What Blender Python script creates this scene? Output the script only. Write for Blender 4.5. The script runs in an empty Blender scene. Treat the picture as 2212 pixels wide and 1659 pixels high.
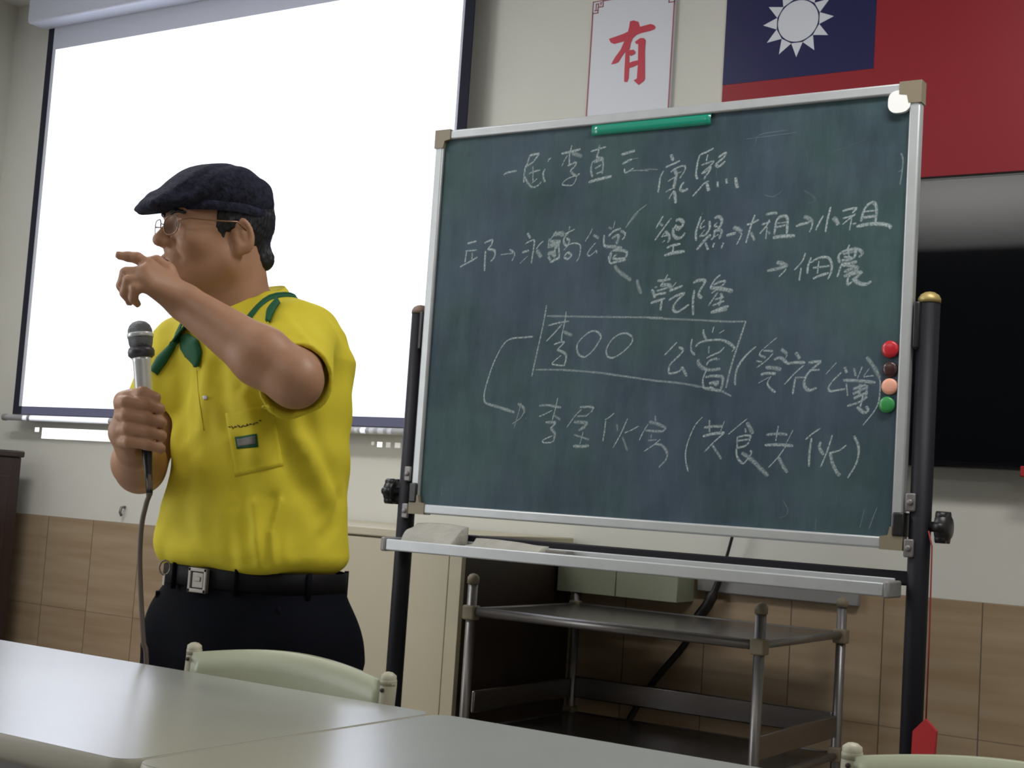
import bpy, bmesh, math, random
import numpy as np
from mathutils import Vector, Matrix, Quaternion

# ------------------------------------------------------------------ camera, world, exposure
SC = bpy.context.scene
COL = SC.collection
W_PX, H_PX, F_PX = 2212.0, 1659.0, 3052.87
CAM_R = np.array([0.84229861, 0.53494009, 0.06612229])
CAM_U = np.array([-0.01143695, -0.10490847, 0.99441611])
CAM_F = np.array([-0.53888984, 0.83835154, 0.08224618])
CAM_Z = 1.05
cam_data = bpy.data.cameras.new('camera')
cam = bpy.data.objects.new('camera', cam_data)
COL.objects.link(cam)
cam_data.sensor_fit = 'HORIZONTAL'
cam_data.sensor_width = 36.0
cam_data.lens = 36.0 * F_PX / W_PX
cam_data.clip_start = 0.05
cam.matrix_world = Matrix(((CAM_R[0], CAM_U[0], -CAM_F[0], 0), (CAM_R[1], CAM_U[1], -CAM_F[1], 0),
                           (CAM_R[2], CAM_U[2], -CAM_F[2], CAM_Z), (0, 0, 0, 1)))
SC.camera = cam

world = bpy.data.worlds.new('world')
SC.world = world
world.use_nodes = True
world.node_tree.nodes['Background'].inputs[0].default_value = (0.8, 0.85, 1.0, 1)
world.node_tree.nodes['Background'].inputs[1].default_value = 0.02

VS = SC.view_settings
VS.view_transform = 'Standard'
VS.look = 'None'
VS.gamma = 1
VS.use_curve_mapping = False
VS.exposure = 0.0
SC.cycles.max_bounces = 8
SC.cycles.filter_width = 2.2
SC.cycles.sample_clamp_indirect = 6.0

LAMP_W = 27.0          # watts of each ceiling lamp
LAMP_COLOR = (1.0, 0.985, 0.965)
WIN_W = 42.0           # daylight through the side window
PROJ_W = 2800.0         # watts of the projector's bulb
PROJ_COLOR = (0.93, 0.95, 1.0)


def ray(px, py):
    return CAM_F + CAM_R * ((px - W_PX / 2) / F_PX) - CAM_U * ((py - H_PX / 2) / F_PX)


CAM_P = np.array([0.0, 0.0, CAM_Z])
RNG = random.Random(7)

# ------------------------------------------------------------------ materials


def new_mat(name):
    m = bpy.data.materials.new(name)
    m.use_nodes = True
    return m, m.node_tree.nodes, m.node_tree.links, m.node_tree.nodes['Principled BSDF']


def mat(name, col, rough=0.5, metal=0.0, spec=0.5, noise=0.0, nscale=8.0, bump=0.0, bscale=60.0, coat=0.0, col2=None,
        stretch=(1, 1, 1), emit=None, estr=0.0, sheen=0.0):
    m, N, L, b = new_mat(name)
    b.inputs['Base Color'].default_value = (*col, 1)
    b.inputs['Roughness'].default_value = rough
    b.inputs['Metallic'].default_value = metal
    b.inputs['Specular IOR Level'].default_value = spec
    b.inputs['Coat Weight'].default_value = coat
    if sheen:
        b.inputs['Sheen Weight'].default_value = sheen
    if emit:
        b.inputs['Emission Color'].default_value = (*emit, 1)
        b.inputs['Emission Strength'].default_value = estr
    if noise or col2 or bump:
        tc = N.new('ShaderNodeTexCoord')
        mp = N.new('ShaderNodeMapping')
        mp.inputs['Scale'].default_value = stretch
        L.new(tc.outputs['Object'], mp.inputs[0])
    if noise or col2:
        t = N.new('ShaderNodeTexNoise')
        t.inputs['Scale'].default_value = nscale
        t.inputs['Detail'].default_value = 5
        L.new(mp.outputs[0], t.inputs['Vector'])
        r = N.new('ShaderNodeValToRGB')
        c2 = col2 or tuple(min(1, c * (1 + noise)) for c in col)
        c1 = col if col2 else tuple(c * (1 - noise) for c in col)
        r.color_ramp.elements[0].position = 0.3
        r.color_ramp.elements[1].position = 0.7
        r.color_ramp.elements[0].color = (*c1, 1)
        r.color_ramp.elements[1].color = (*c2, 1)
        L.new(t.outputs['Fac'], r.inputs[0])
        L.new(r.outputs[0], b.inputs['Base Color'])
    if bump:
        t2 = N.new('ShaderNodeTexNoise')
        t2.inputs['Scale'].default_value = bscale
        t2.inputs['Detail'].default_value = 4
        L.new(mp.outputs[0], t2.inputs['Vector'])
        bn = N.new('ShaderNodeBump')
        bn.inputs['Strength'].default_value = bump
        bn.inputs['Distance'].default_value = 0.01
        L.new(t2.outputs['Fac'], bn.inputs['Height'])
        L.new(bn.outputs[0], b.inputs['Normal'])
    return m


def math_node(N, L, op, a, b=None):
    n = N.new('ShaderNodeMath')
    n.operation = op
    for i, v in enumerate((a, b)):
        if v is None:
            continue
        if isinstance(v, (int, float)):
            n.inputs[i].default_value = v
        else:
            L.new(v, n.inputs[i])
    return n.outputs[0]


def tile_mat():
    m, N, L, b = new_mat('wood grain ceramic tile')
    tc = N.new('ShaderNodeTexCoord')
    sx = N.new('ShaderNodeSeparateXYZ')
    L.new(tc.outputs['Object'], sx.inputs[0])
    tw, th, g = 0.2465, 0.3335, 0.0016

    def seam(src, period, off):
        u = math_node(N, L, 'DIVIDE', math_node(N, L, 'SUBTRACT', src, off), period)
        f = math_node(N, L, 'FRACT', u)
        d = math_node(N, L, 'ABSOLUTE', math_node(N, L, 'SUBTRACT', f, 0.5))
        return math_node(N, L, 'GREATER_THAN', d, 0.5 - g / period), math_node(N, L, 'FLOOR', u)
    s1, i1 = seam(sx.outputs[0], tw, -0.892 - 20 * tw)
    s2, i2 = seam(sx.outputs[2], th, 0.545 - 10 * th)
    sm = math_node(N, L, 'MAXIMUM', s1, math_node(N, L, 'MULTIPLY', s2, 0.6))
    mp = N.new('ShaderNodeMapping')
    mp.inputs['Scale'].default_value = (1.2, 1, 16)
    L.new(tc.outputs['Object'], mp.inputs[0])
    # every tile is cut from another piece of the print
    off = N.new('ShaderNodeCombineXYZ')
    L.new(math_node(N, L, 'MULTIPLY', i1, 0.13), off.inputs[0])
    L.new(math_node(N, L, 'MULTIPLY', i1, 0.35), off.inputs[2])
    ad = N.new('ShaderNodeVectorMath')
    L.new(mp.outputs[0], ad.inputs[0])
    L.new(off.outputs[0], ad.inputs[1])
    t = N.new('ShaderNodeTexNoise')
    t.inputs['Scale'].default_value = 1.5
    t.inputs['Detail'].default_value = 6
    L.new(ad.outputs[0], t.inputs['Vector'])
    r = N.new('ShaderNodeValToRGB')
    r.color_ramp.elements[0].position = 0.3
    r.color_ramp.elements[1].position = 0.75
    r.color_ramp.elements[0].color = (0.30, 0.21, 0.125, 1)
    r.color_ramp.elements[1].color = (0.42, 0.325, 0.22, 1)
    L.new(t.outputs['Fac'], r.inputs[0])
    mx = N.new('ShaderNodeMixRGB')
    L.new(sm, mx.inputs[0])
    L.new(r.outputs[0], mx.inputs[1])
    mx.inputs[2].default_value = (0.13, 0.1, 0.07, 1)
    L.new(mx.outputs[0], b.inputs['Base Color'])
    b.inputs['Roughness'].default_value = 0.42
    b.inputs['Specular IOR Level'].default_value = 0.35
    return m


def board_mat():
    m, N, L, b = new_mat('dusty green chalkboard')
    tc = N.new('ShaderNodeTexCoord')

    def nz(scale, st, rot=0.0, det=6, rough=0.6):
        mp = N.new('ShaderNodeMapping')
        mp.inputs['Scale'].default_value = st
        mp.inputs['Rotation'].default_value = (0, rot, 0)
        L.new(tc.outputs['Object'], mp.inputs[0])
        t = N.new('ShaderNodeTexNoise')
        t.inputs['Scale'].default_value = scale
        t.inputs['Detail'].default_value = det
        t.inputs['Roughness'].default_value = rough
        L.new(mp.outputs[0], t.inputs['Vector'])
        return t.outputs['Fac']
    a = nz(3.0, (1, 1, 1.3))
    c = nz(26.0, (1, 1, 0.22), 0.5, 5, 0.7)
    d = nz(2.2, (1, 1, 1), 0.2, 3)
    f = math_node(N, L, 'ADD', math_node(N, L, 'MULTIPLY', a, 0.62), math_node(N, L, 'MULTIPLY', c, 0.38))
    r = N.new('ShaderNodeValToRGB')
    r.color_ramp.elements[0].position = 0.36
    r.color_ramp.elements[1].position = 0.66
    r.color_ramp.elements[0].color = (0.030, 0.052, 0.065, 1)
    r.color_ramp.elements[1].color = (0.074, 0.106, 0.130, 1)
    L.new(f, r.inputs[0])
    r2 = N.new('ShaderNodeValToRGB')
    r2.color_ramp.elements[0].position = 0.4
    r2.color_ramp.elements[1].position = 0.6
    r2.color_ramp.elements[0].color = (0.90, 1.08, 0.92, 1)
    r2.color_ramp.elements[1].color = (0.98, 0.97, 1.10, 1)
    L.new(d, r2.inputs[0])
    mx = N.new('ShaderNodeMixRGB')
    mx.blend_type = 'MULTIPLY'
    mx.inputs[0].default_value = 1
    L.new(r.outputs[0], mx.inputs[1])
    L.new(r2.outputs[0], mx.inputs[2])
    L.new(mx.outputs[0], b.inputs['Base Color'])
    b.inputs['Roughness'].default_value = 0.72
    b.inputs['Specular IOR Level'].default_value = 0.25
    return m


def chalk_mat():
    m, N, L, b = new_mat('white chalk')
    b.inputs['Base Color'].default_value = (0.58, 0.68, 0.69, 1)
    b.inputs['Roughness'].default_value = 0.95
    at = N.new('ShaderNodeAttribute')
    at.attribute_name = 'dose'
    tc = N.new('ShaderNodeTexCoord')
    t = N.new('ShaderNodeTexNoise')
    t.inputs['Scale'].default_value = 260
    t.inputs['Detail'].default_value = 3
    L.new(tc.outputs['Object'], t.inputs['Vector'])
    mr = N.new('ShaderNodeMapRange')
    mr.inputs[1].default_value = 0.3
    mr.inputs[2].default_value = 0.62
    mr.inputs[3].default_value = 0.18
    mr.inputs[4].default_value = 0.66
    L.new(t.outputs['Fac'], mr.inputs[0])
    al = math_node(N, L, 'MULTIPLY', mr.outputs[0], at.outputs['Fac'])
    L.new(al, b.inputs['Alpha'])
    return m


def glass_mat(name):
    m, N, L, b = new_mat(name)
    b.inputs['Base Color'].default_value = (1, 1, 1, 1)
    b.inputs['Roughness'].default_value = 0.02
    b.inputs['Transmission Weight'].default_value = 1
    b.inputs['IOR'].default_value = 1.03
    return m


M = {}
M['paint'] = mat('cream wall paint', (0.66, 0.655, 0.595), 0.6, noise=0.03, nscale=2.5, spec=0.3)
M['paint_rear'] = mat('dark wood panelling', (0.06, 0.04, 0.03), 0.6, noise=0.3, nscale=4)
M['ceil'] = mat('white ceiling paint', (0.78, 0.78, 0.75), 0.8)
M['floor'] = mat('grey terrazzo floor', (0.22, 0.20, 0.18), 0.4, noise=0.2, nscale=30)
M['tile'] = tile_mat()
M['board'] = board_mat()
M['chalk'] = chalk_mat()
M['alu'] = mat('matt aluminium', (0.46, 0.48, 0.49), 0.38, metal=0.35, noise=0.05, nscale=20)
M['corner'] = mat('beige plastic corner', (0.22, 0.185, 0.125), 0.5)
M['black_metal'] = mat('black enamelled steel', (0.007, 0.007, 0.011), 0.55, spec=0.25)
M['black_plastic'] = mat('black plastic', (0.01, 0.01, 0.011), 0.4)
M['brass'] = mat('brass yellow cap', (0.42, 0.32, 0.12), 0.45, metal=0.4)
M['brown_cap'] = mat('worn brown cap', (0.20, 0.13, 0.10), 0.6)
M['steel'] = mat('brushed stainless steel', (0.24, 0.225, 0.22), 0.25, metal=0.9, noise=0.08, nscale=18, stretch=(1, 1, 6))
M['steel_tube'] = mat('stainless tube', (0.23, 0.22, 0.215), 0.38, metal=0.75)
M['screw'] = mat('grey galvanised plate', (0.22, 0.21, 0.21), 0.45, metal=0.5)
M['cord'] = mat('dull red cord', (0.22, 0.02, 0.02), 0.8)
M['bar'] = mat('grey white screen bar', (0.52, 0.53, 0.56), 0.45)
M['screen'] = mat('white screen fabric', (0.60, 0.62, 0.70), 0.9, spec=0.1)
M['border'] = mat('black screen border', (0.022, 0.022, 0.036), 0.85, spec=0.2)
M['case'] = mat('white enamelled screen case', (0.54, 0.56, 0.64), 0.4)
M['tv'] = mat('glossy black television glass', (0.002, 0.002, 0.003), 0.17, spec=0.9)
M['tv_frame'] = mat('black television frame', (0.006, 0.006, 0.008), 0.15)
M['flag_red'] = mat('red printed flag', (0.27, 0.008, 0.016), 0.4, spec=0.4)
M['flag_blue'] = mat('blue printed canton', (0.009, 0.009, 0.075), 0.35, spec=0.4)
M['flag_white'] = mat('white printed sun', (0.68, 0.71, 0.77), 0.35, spec=0.4)
M['poster'] = mat('white poster board', (0.66, 0.68, 0.74), 0.45)
M['poster_red'] = mat('red poster print', (0.52, 0.022, 0.05), 0.5)
M['poster_line'] = mat('dull red poster border', (0.33, 0.07, 0.09), 0.5)
M['cabinet'] = mat('cream laminate cabinet', (0.47, 0.42, 0.29), 0.33, noise=0.04, nscale=3)
M['cabinet_shade'] = mat('cabinet shade dark brown', (0.035, 0.022, 0.017), 0.45, noise=0.25, nscale=6)  # shade on the cabinet's right side, painted in as dark brown
M['wood_dark'] = mat('dark brown lectern wood', (0.028, 0.015, 0.014), 0.4, noise=0.35, nscale=3, stretch=(6, 6, 0.6))
M['table'] = mat('glossy grey white laminate', (0.27, 0.28, 0.26), 0.27, noise=0.02, nscale=6, spec=0.6)
M['table'].node_tree.nodes['Principled BSDF'].inputs['IOR'].default_value = 1.8
M['table_edge'] = mat('cream plastic edging', (0.40, 0.385, 0.32), 0.45)
M['table_leg'] = mat('grey painted steel leg', (0.25, 0.25, 0.25), 0.4, metal=0.4)
M['chair'] = mat('pale green cream chair plastic', (0.37, 0.39, 0.27), 0.38, noise=0.04, nscale=9)
M['chair_tube'] = mat('cream painted chair tube', (0.42, 0.40, 0.30), 0.45, noise=0.2, nscale=25)
M['rust'] = mat('dark screw head', (0.03, 0.02, 0.015), 0.6)
M['box'] = mat('dull cream metal box', (0.25, 0.265, 0.185), 0.5)
M['duct'] = mat('grey plastic duct', (0.24, 0.235, 0.23), 0.5)
M['cable'] = mat('black rubber cable', (0.012, 0.008, 0.008), 0.5)
M['mic_cable'] = mat('grey brown microphone cable', (0.12, 0.09, 0.075), 0.5)
M['cloth'] = mat('grey white cleaning cloth', (0.37, 0.36, 0.32), 0.9, noise=0.15, nscale=14, bump=0.3, bscale=150)
M['eraser'] = mat('dusty felt eraser', (0.20, 0.19, 0.17), 0.95)
M['red'] = mat('red felt', (0.42, 0.02, 0.025), 0.6)
M['mag_red'] = mat('glossy red magnet', (0.50, 0.02, 0.03), 0.25)
M['mag_brown'] = mat('dark brown magnet', (0.05, 0.022, 0.022), 0.25)
M['mag_peach'] = mat('peach magnet', (0.80, 0.38, 0.27), 0.35)
M['mag_green'] = mat('green magnet', (0.035, 0.26, 0.07), 0.3)
M['mag_white'] = mat('white round magnet', (0.92, 0.92, 0.90), 0.4)
M['strip_green'] = mat('glossy green magnetic strip', (0.004, 0.26, 0.17), 0.22, coat=0.5)
M['skin'] = mat('tanned skin', (0.385, 0.20, 0.115), 0.5, noise=0.06, nscale=22, bump=0.04, bscale=250, spec=0.45)
M['lip'] = mat('lips', (0.20, 0.075, 0.06), 0.5)
M['mouth'] = mat('open mouth', (0.03, 0.01, 0.01), 0.6)
M['nail'] = mat('finger nail', (0.52, 0.33, 0.24), 0.35)
M['eye'] = mat('eye white', (0.60, 0.56, 0.52), 0.25)
M['iris'] = mat('dark iris', (0.01, 0.007, 0.005), 0.2)
M['hair'] = mat('black hair', (0.006, 0.006, 0.010), 0.5, bump=0.6, bscale=160, stretch=(1, 1, 0.25))
M['cap'] = mat('dark navy tweed', (0.020, 0.022, 0.038), 0.9, noise=0.5, nscale=110, bump=0.4, bscale=200, spec=0.15)
M['shirt'] = mat('yellow polo jersey', (0.66, 0.55, 0.035), 0.8, noise=0.03, nscale=12, bump=0.05, bscale=400, spec=0.25)
M['green'] = mat('dark green cotton', (0.004, 0.085, 0.032), 0.8)
M['badge'] = mat('grey woven badge', (0.16, 0.15, 0.14), 0.7)
M['thread'] = mat('dark brown embroidery', (0.07, 0.05, 0.02), 0.8)
M['trousers'] = mat('black trouser cloth', (0.0045, 0.005, 0.008), 0.8, bump=0.05, bscale=300, spec=0.05)
M['belt'] = mat('black leather belt', (0.006, 0.005, 0.006), 0.6, spec=0.12)
M['buckle'] = mat('silver buckle', (0.26, 0.235, 0.21), 0.4, metal=0.6)
M['shoe'] = mat('black shoe leather', (0.01, 0.01, 0.01), 0.35)
M['gold'] = mat('thin metal spectacle frame', (0.25, 0.15, 0.10), 0.3, metal=0.8)
M['lens'] = glass_mat('spectacle lens')
M['mic_body'] = mat('silver grey microphone body', (0.58, 0.60, 0.60), 0.3, metal=0.3)
M['mic_head'] = mat('grey microphone mesh', (0.19, 0.20, 0.21), 0.5, metal=0.4, bump=0.8, bscale=700)
M['mic_ring'] = mat('dark microphone ring', (0.06, 0.06, 0.07), 0.4, metal=0.4)
M['lamp_body'] = mat('white lamp housing', (0.75, 0.75, 0.75), 0.5)
M['daylight'] = mat('frosted bright window glass', (.8, .8, .8), 0.5, emit=(.94, .97, 1.0), estr=2.0)
M['diffuser'] = mat('lamp diffuser', (0.9, 0.9, 0.9), 0.5, emit=LAMP_COLOR, estr=1.5)

# ------------------------------------------------------------------ mesh helpers


class MB:
    """collects shapes, builds them as ONE mesh object"""

    def __init__(self):
        self.v, self.f, self.mi, self.cur, self.sm = [], [], [], 0, []

    def add(self, verts, faces, smooth=False):
        o = len(self.v)
        self.v += [tuple(float(c) for c in p) for p in verts]
        self.f += [tuple(o + i for i in fc) for fc in faces]
        self.mi += [self.cur] * len(faces)
        self.sm += [smooth] * len(faces)
        return self

    def box(self, x0, x1, y0, y1, z0, z1, bev=0.0, seg=2, tf=None):
        bm = bmesh.new()
        bmesh.ops.create_cube(bm, size=1.0)
        bmesh.ops.scale(bm, vec=(x1 - x0, y1 - y0, z1 - z0), verts=bm.verts)
        bmesh.ops.translate(bm, vec=((x0 + x1) / 2, (y0 + y1) / 2, (z0 + z1) / 2), verts=bm.verts)
        if bev > 0:
            bmesh.ops.bevel(bm, geom=bm.edges[:], offset=bev, segments=seg, profile=0.5, affect='EDGES')
        if tf is not None:
            bmesh.ops.transform(bm, matrix=tf, verts=bm.verts)
        bm.verts.index_update()
        for fc in bm.faces:
            fc.normal_update()
        k0 = len(self.sm)
        self.add([p.co for p in bm.verts], [[q.index for q in fc.verts] for fc in bm.faces], bev > 0)
        if bev > 0:                       # the six broad faces stay flat, only the rounded edges are smooth
            bm.faces.ensure_lookup_table()
            for i, fc in enumerate(bm.faces):
                n = fc.normal if tf is None else (tf.to_3x3().inverted() @ fc.normal).normalized()
                if max(abs(n.x), abs(n.y), abs(n.z)) > .9995:
                    self.sm[k0 + i] = False
        bm.free()
        return self

    def tube(self, pts, r, n=10, caps=True, smooth=True, flat=None):
        pts = [Vector(p) for p in pts]
        rs = r if isinstance(r, (list, tuple)) else [r] * len(pts)
        rings, prev = [], None
        for i, p in enumerate(pts):
            d = (pts[min(i + 1, len(pts) - 1)] - pts[max(i - 1, 0)]).normalized()
            if prev is None:
                a = Vector((0, 0, 1)) if abs(d.z) < 0.9 else Vector((1, 0, 0))
                u = d.cross(a).normalized()
            else:
                u = (prev - d * prev.dot(d)).normalized()
            prev = u
            w = d.cross(u)
            fl = flat or 1.0
            rings.append([p + u * (math.cos(2 * math.pi * k / n) * rs[i]) + w * (math.sin(2 * math.pi * k / n) * rs[i] * fl) for k in range(n)])
        verts = [q for ring in rings for q in ring]
        faces = [(i * n + k, i * n + (k + 1) % n, (i + 1) * n + (k + 1) % n, (i + 1) * n + k) for i in range(len(pts) - 1) for k in range(n)]
        if caps:
            faces += [tuple(range(n))[::-1], tuple((len(pts) - 1) * n + k for k in range(n))]
        return self.add(verts, faces, smooth)

    def lathe(self, origin, axis, prof, n=20, smooth=True):
        """prof: list of (distance along axis, radius)"""
        o, d = Vector(origin), Vector(axis).normalized()
        a = Vector((0, 0, 1)) if abs(d.z) < 0.9 else Vector((1, 0, 0))
        u = d.cross(a).normalized()
        w = d.cross(u)
        verts = [o + d * h + (u * math.cos(2 * math.pi * k / n) + w * math.sin(2 * math.pi * k / n)) * max(r, 1e-5) for h, r in prof for k in range(n)]
        faces = [(i * n + k, i * n + (k + 1) % n, (i + 1) * n + (k + 1) % n, (i + 1) * n + k) for i in range(len(prof) - 1) for k in range(n)]
        faces += [tuple(range(n))[::-1], tuple((len(prof) - 1) * n + k for k in range(n))]
        return self.add(verts, faces, smooth)

    def prism(self, poly, frm, to):
        """poly: list of 2-D points; frm/to: functions from a 2-D point to 3-D for both faces"""
        n = len(poly)
        verts = [frm(p) for p in poly] + [to(p) for p in poly]
        faces = [tuple(range(n)), tuple(range(2 * n - 1, n - 1, -1))] + [(i, i + n, (i + 1) % n + n, (i + 1) % n) for i in range(n)]
        return self.add(verts, faces)

    def grid(self, P, thick=None, smooth=True):
        """P[i][j] sheet of points, optional closed thickness vector function"""
        ni, nj = len(P), len(P[0])
        verts = [P[i][j] for i in range(ni) for j in range(nj)]
        faces = [(i * nj + j, i * nj + j + 1, (i + 1) * nj + j + 1, (i + 1) * nj + j) for i in range(ni - 1) for j in range(nj - 1)]
        if thick is not None:
            o = ni * nj
            verts += [tuple(np.array(P[i][j], float) + np.array(thick(i, j), float)) for i in range(ni) for j in range(nj)]
            faces += [tuple(o + q for q in fc[::-1]) for fc in faces]
            rim = [(0, j) for j in range(nj)] + [(i, nj - 1) for i in range(1, ni)] + [(ni - 1, j) for j in range(nj - 2, -1, -1)] + [(i, 0) for i in range(ni - 2, 0, -1)]
            idx = [i * nj + j for i, j in rim]
            faces += [(idx[k], idx[(k + 1) % len(idx)], o + idx[(k + 1) % len(idx)], o + idx[k]) for k in range(len(idx))]
        return self.add(verts, faces, smooth)

    def build(self, name, mats, parent=None, loc=None):
        me = bpy.data.meshes.new(name)
        org = np.array(loc if loc is not None else (ORG[parent.name] if parent else (0, 0, 0)), float)
        me.from_pydata([tuple(np.array(p) - org) for p in self.v], [], self.f)
        ms = mats if isinstance(mats, (list, tuple)) else [mats]
        for q in ms:
            me.materials.append(q)
        me.polygons.foreach_set('material_index', self.mi)
        me.polygons.foreach_set('use_smooth', self.sm)
        me.update()
        bm = bmesh.new()
        bm.from_mesh(me)
        bmesh.ops.recalc_face_normals(bm, faces=bm.faces)
        bm.to_mesh(me)
        bm.free()
        return link_mesh(name, me, parent, org)


ORG = {}


def link_mesh(name, me, parent, org):
    o = bpy.data.objects.new(name, me)
    COL.objects.link(o)
    if parent:
        o.parent = parent
    else:
        o.location = tuple(org)
    ORG[o.name] = tuple(org)
    return o


def tag(o, label=None, cat=None, group=None, kind=None):
    for k, v in (('label', label), ('category', cat), ('group', group), ('kind', kind)):
        if v:
            o[k] = v
    return o


def empty(name, loc, label, cat, group=None):
    o = bpy.data.objects.new(name, None)
    COL.objects.link(o)
    o.location = loc
    o.empty_display_size = 0.05
    ORG[o.name] = tuple(loc)
    return tag(o, label, cat, group)


def copy_tree(o, parent=None):
    c = o.copy()
    COL.objects.link(c)
    if parent:
        c.parent = parent
    for ch in list(o.children):
        copy_tree(ch, c)
    return c


def catmull(P, n=4):
    P = [np.array(p, float) for p in P]
    if len(P) < 3:
        return P
    Q = [2 * P[0] - P[1]] + P + [2 * P[-1] - P[-2]]
    R = []
    for i in range(1, len(Q) - 2):
        a, b, c, d = Q[i - 1:i + 3]
        for k in range(n):
            t = k / n
            R.append(.5 * (2 * b + (c - a) * t + (2 * a - 5 * b + 4 * c - d) * t * t + (3 * b - a - 3 * c + d) * t ** 3))
    R.append(P[-1])
    return R

# ------------------------------------------------------------------ the room
XL, XR, YB, YF, ZC = -4.83, 2.2, 3.6, -2.6, 2.924
tag(MB().box(XL - .12, XR + .12, YB, YB + .12, 0, ZC).build('wall_back', M['paint']), kind='structure')
tag(MB().box(XL - .12, XL, YF, YB, 0, ZC).build('wall_left', M['paint']), kind='structure')
tag(MB().box(XR, XR + .12, YF, YB, 0, ZC).build('wall_right', M['paint']), kind='structure')
tag(MB().box(XL - .12, XR + .12, YF - .12, YF, 0, ZC).build('wall_front', M['paint_rear']), kind='structure')
tag(MB().box(XL - .12, XR + .12, YF - .12, YB + .12, -.1, 0).build('floor', M['floor']), kind='structure')
tag(MB().box(XL - .12, XR + .12, YF - .12, YB + .12, ZC, ZC + .1).build('ceiling', M['ceil']), kind='structure')
# tiled lower part of the walls
tag(MB().box(XL, XR, YB - .008, YB, 0, .878, .002, 1).build('trim_1', M['tile']), kind='structure')
tag(MB().box(XL, XL + .008, YF, YB - .008, 0, .878, .002, 1).build('trim_2', M['tile']), kind='structure')


# ------------------------------------------------------------------ ceiling lamps (their own light with them)
def ceiling_lamp(x, y, label, share):
    e = empty('ceiling_light', (x, y, ZC - .08), label, 'ceiling light', 'fluorescent ceiling lamps')
    MB().box(x - .62, x + .62, y - .16, y + .16, ZC - .07, ZC - .001, .01).build('housing', M['lamp_body'], e)
    MB().box(x - .60, x + .60, y - .14, y + .14, ZC - .08, ZC - .071, .003).build('diffuser', M['diffuser'], e)
    ld = bpy.data.lights.new('lamp_light', 'AREA')
    ld.shape = 'RECTANGLE'
    ld.size, ld.size_y = 1.2, .28
    ld.energy = LAMP_W * share
    ld.color = LAMP_COLOR
    lo = bpy.data.objects.new('lamp_light', ld)
    COL.objects.link(lo)
    lo.parent = e
    lo.location = (0, 0, -.006)


for _x, _y, _w in ((-3.3, 1.9, 'nearest the projection screen'), (-.3, 2.2, 'nearest the television'), (-1.9, -.45, 'in the rear row between the walls'), (1.1, -.45, 'in the rear row by the right wall')):
    ceiling_lamp(_x, _y, 'white fluorescent ceiling lamp ' + _w, 1.0 if _y > 0 else .55)


# ------------------------------------------------------------------ side window, daylight from the left
def side_window():
    y0, y1, z0, z1 = -1.7, 1.1, .95, 2.35
    e = empty('window_1', (XL, (y0 + y1) / 2, z0), None, None)
    e['kind'] = 'structure'
    f = MB()
    for a, b_, c, d in ((y0, y1, z0, z0 + .05), (y0, y1, z1 - .05, z1), (y0, y0 + .05, z0, z1), (y1 - .05, y1, z0, z1), ((y0 + y1) / 2 - .03, (y0 + y1) / 2 + .03, z0, z1)):
        f.box(XL + .0005, XL + .04, a, b_, c, d, .004)
    f.build('window_frame', M['alu'], e)
    MB().box(XL + .0005, XL + .012, y0 + .05, y1 - .05, z0 + .05, z1 - .05).build('window_pane', M['daylight'], e)
    ld = bpy.data.lights.new('window_light', 'AREA')
    ld.shape = 'RECTANGLE'
    ld.size, ld.size_y = y1 - y0 - .1, z1 - z0 - .1
    ld.energy = WIN_W
    ld.color = (.94, .97, 1.0)
    lo = bpy.data.objects.new('window_light', ld)
    COL.objects.link(lo)
    lo.parent = e
    lo.location = (.045, 0, (z1 - z0) / 2)
    lo.rotation_euler = Vector((1, 0, 0)).to_track_quat('-Z', 'Z').to_euler()


side_window()

# ------------------------------------------------------------------ projector: its picture is thrown by its own lamp
PP = (-3.5, -0.9, 2.5)
YS = 3.53                                     # the plane the screen hangs in


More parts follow.
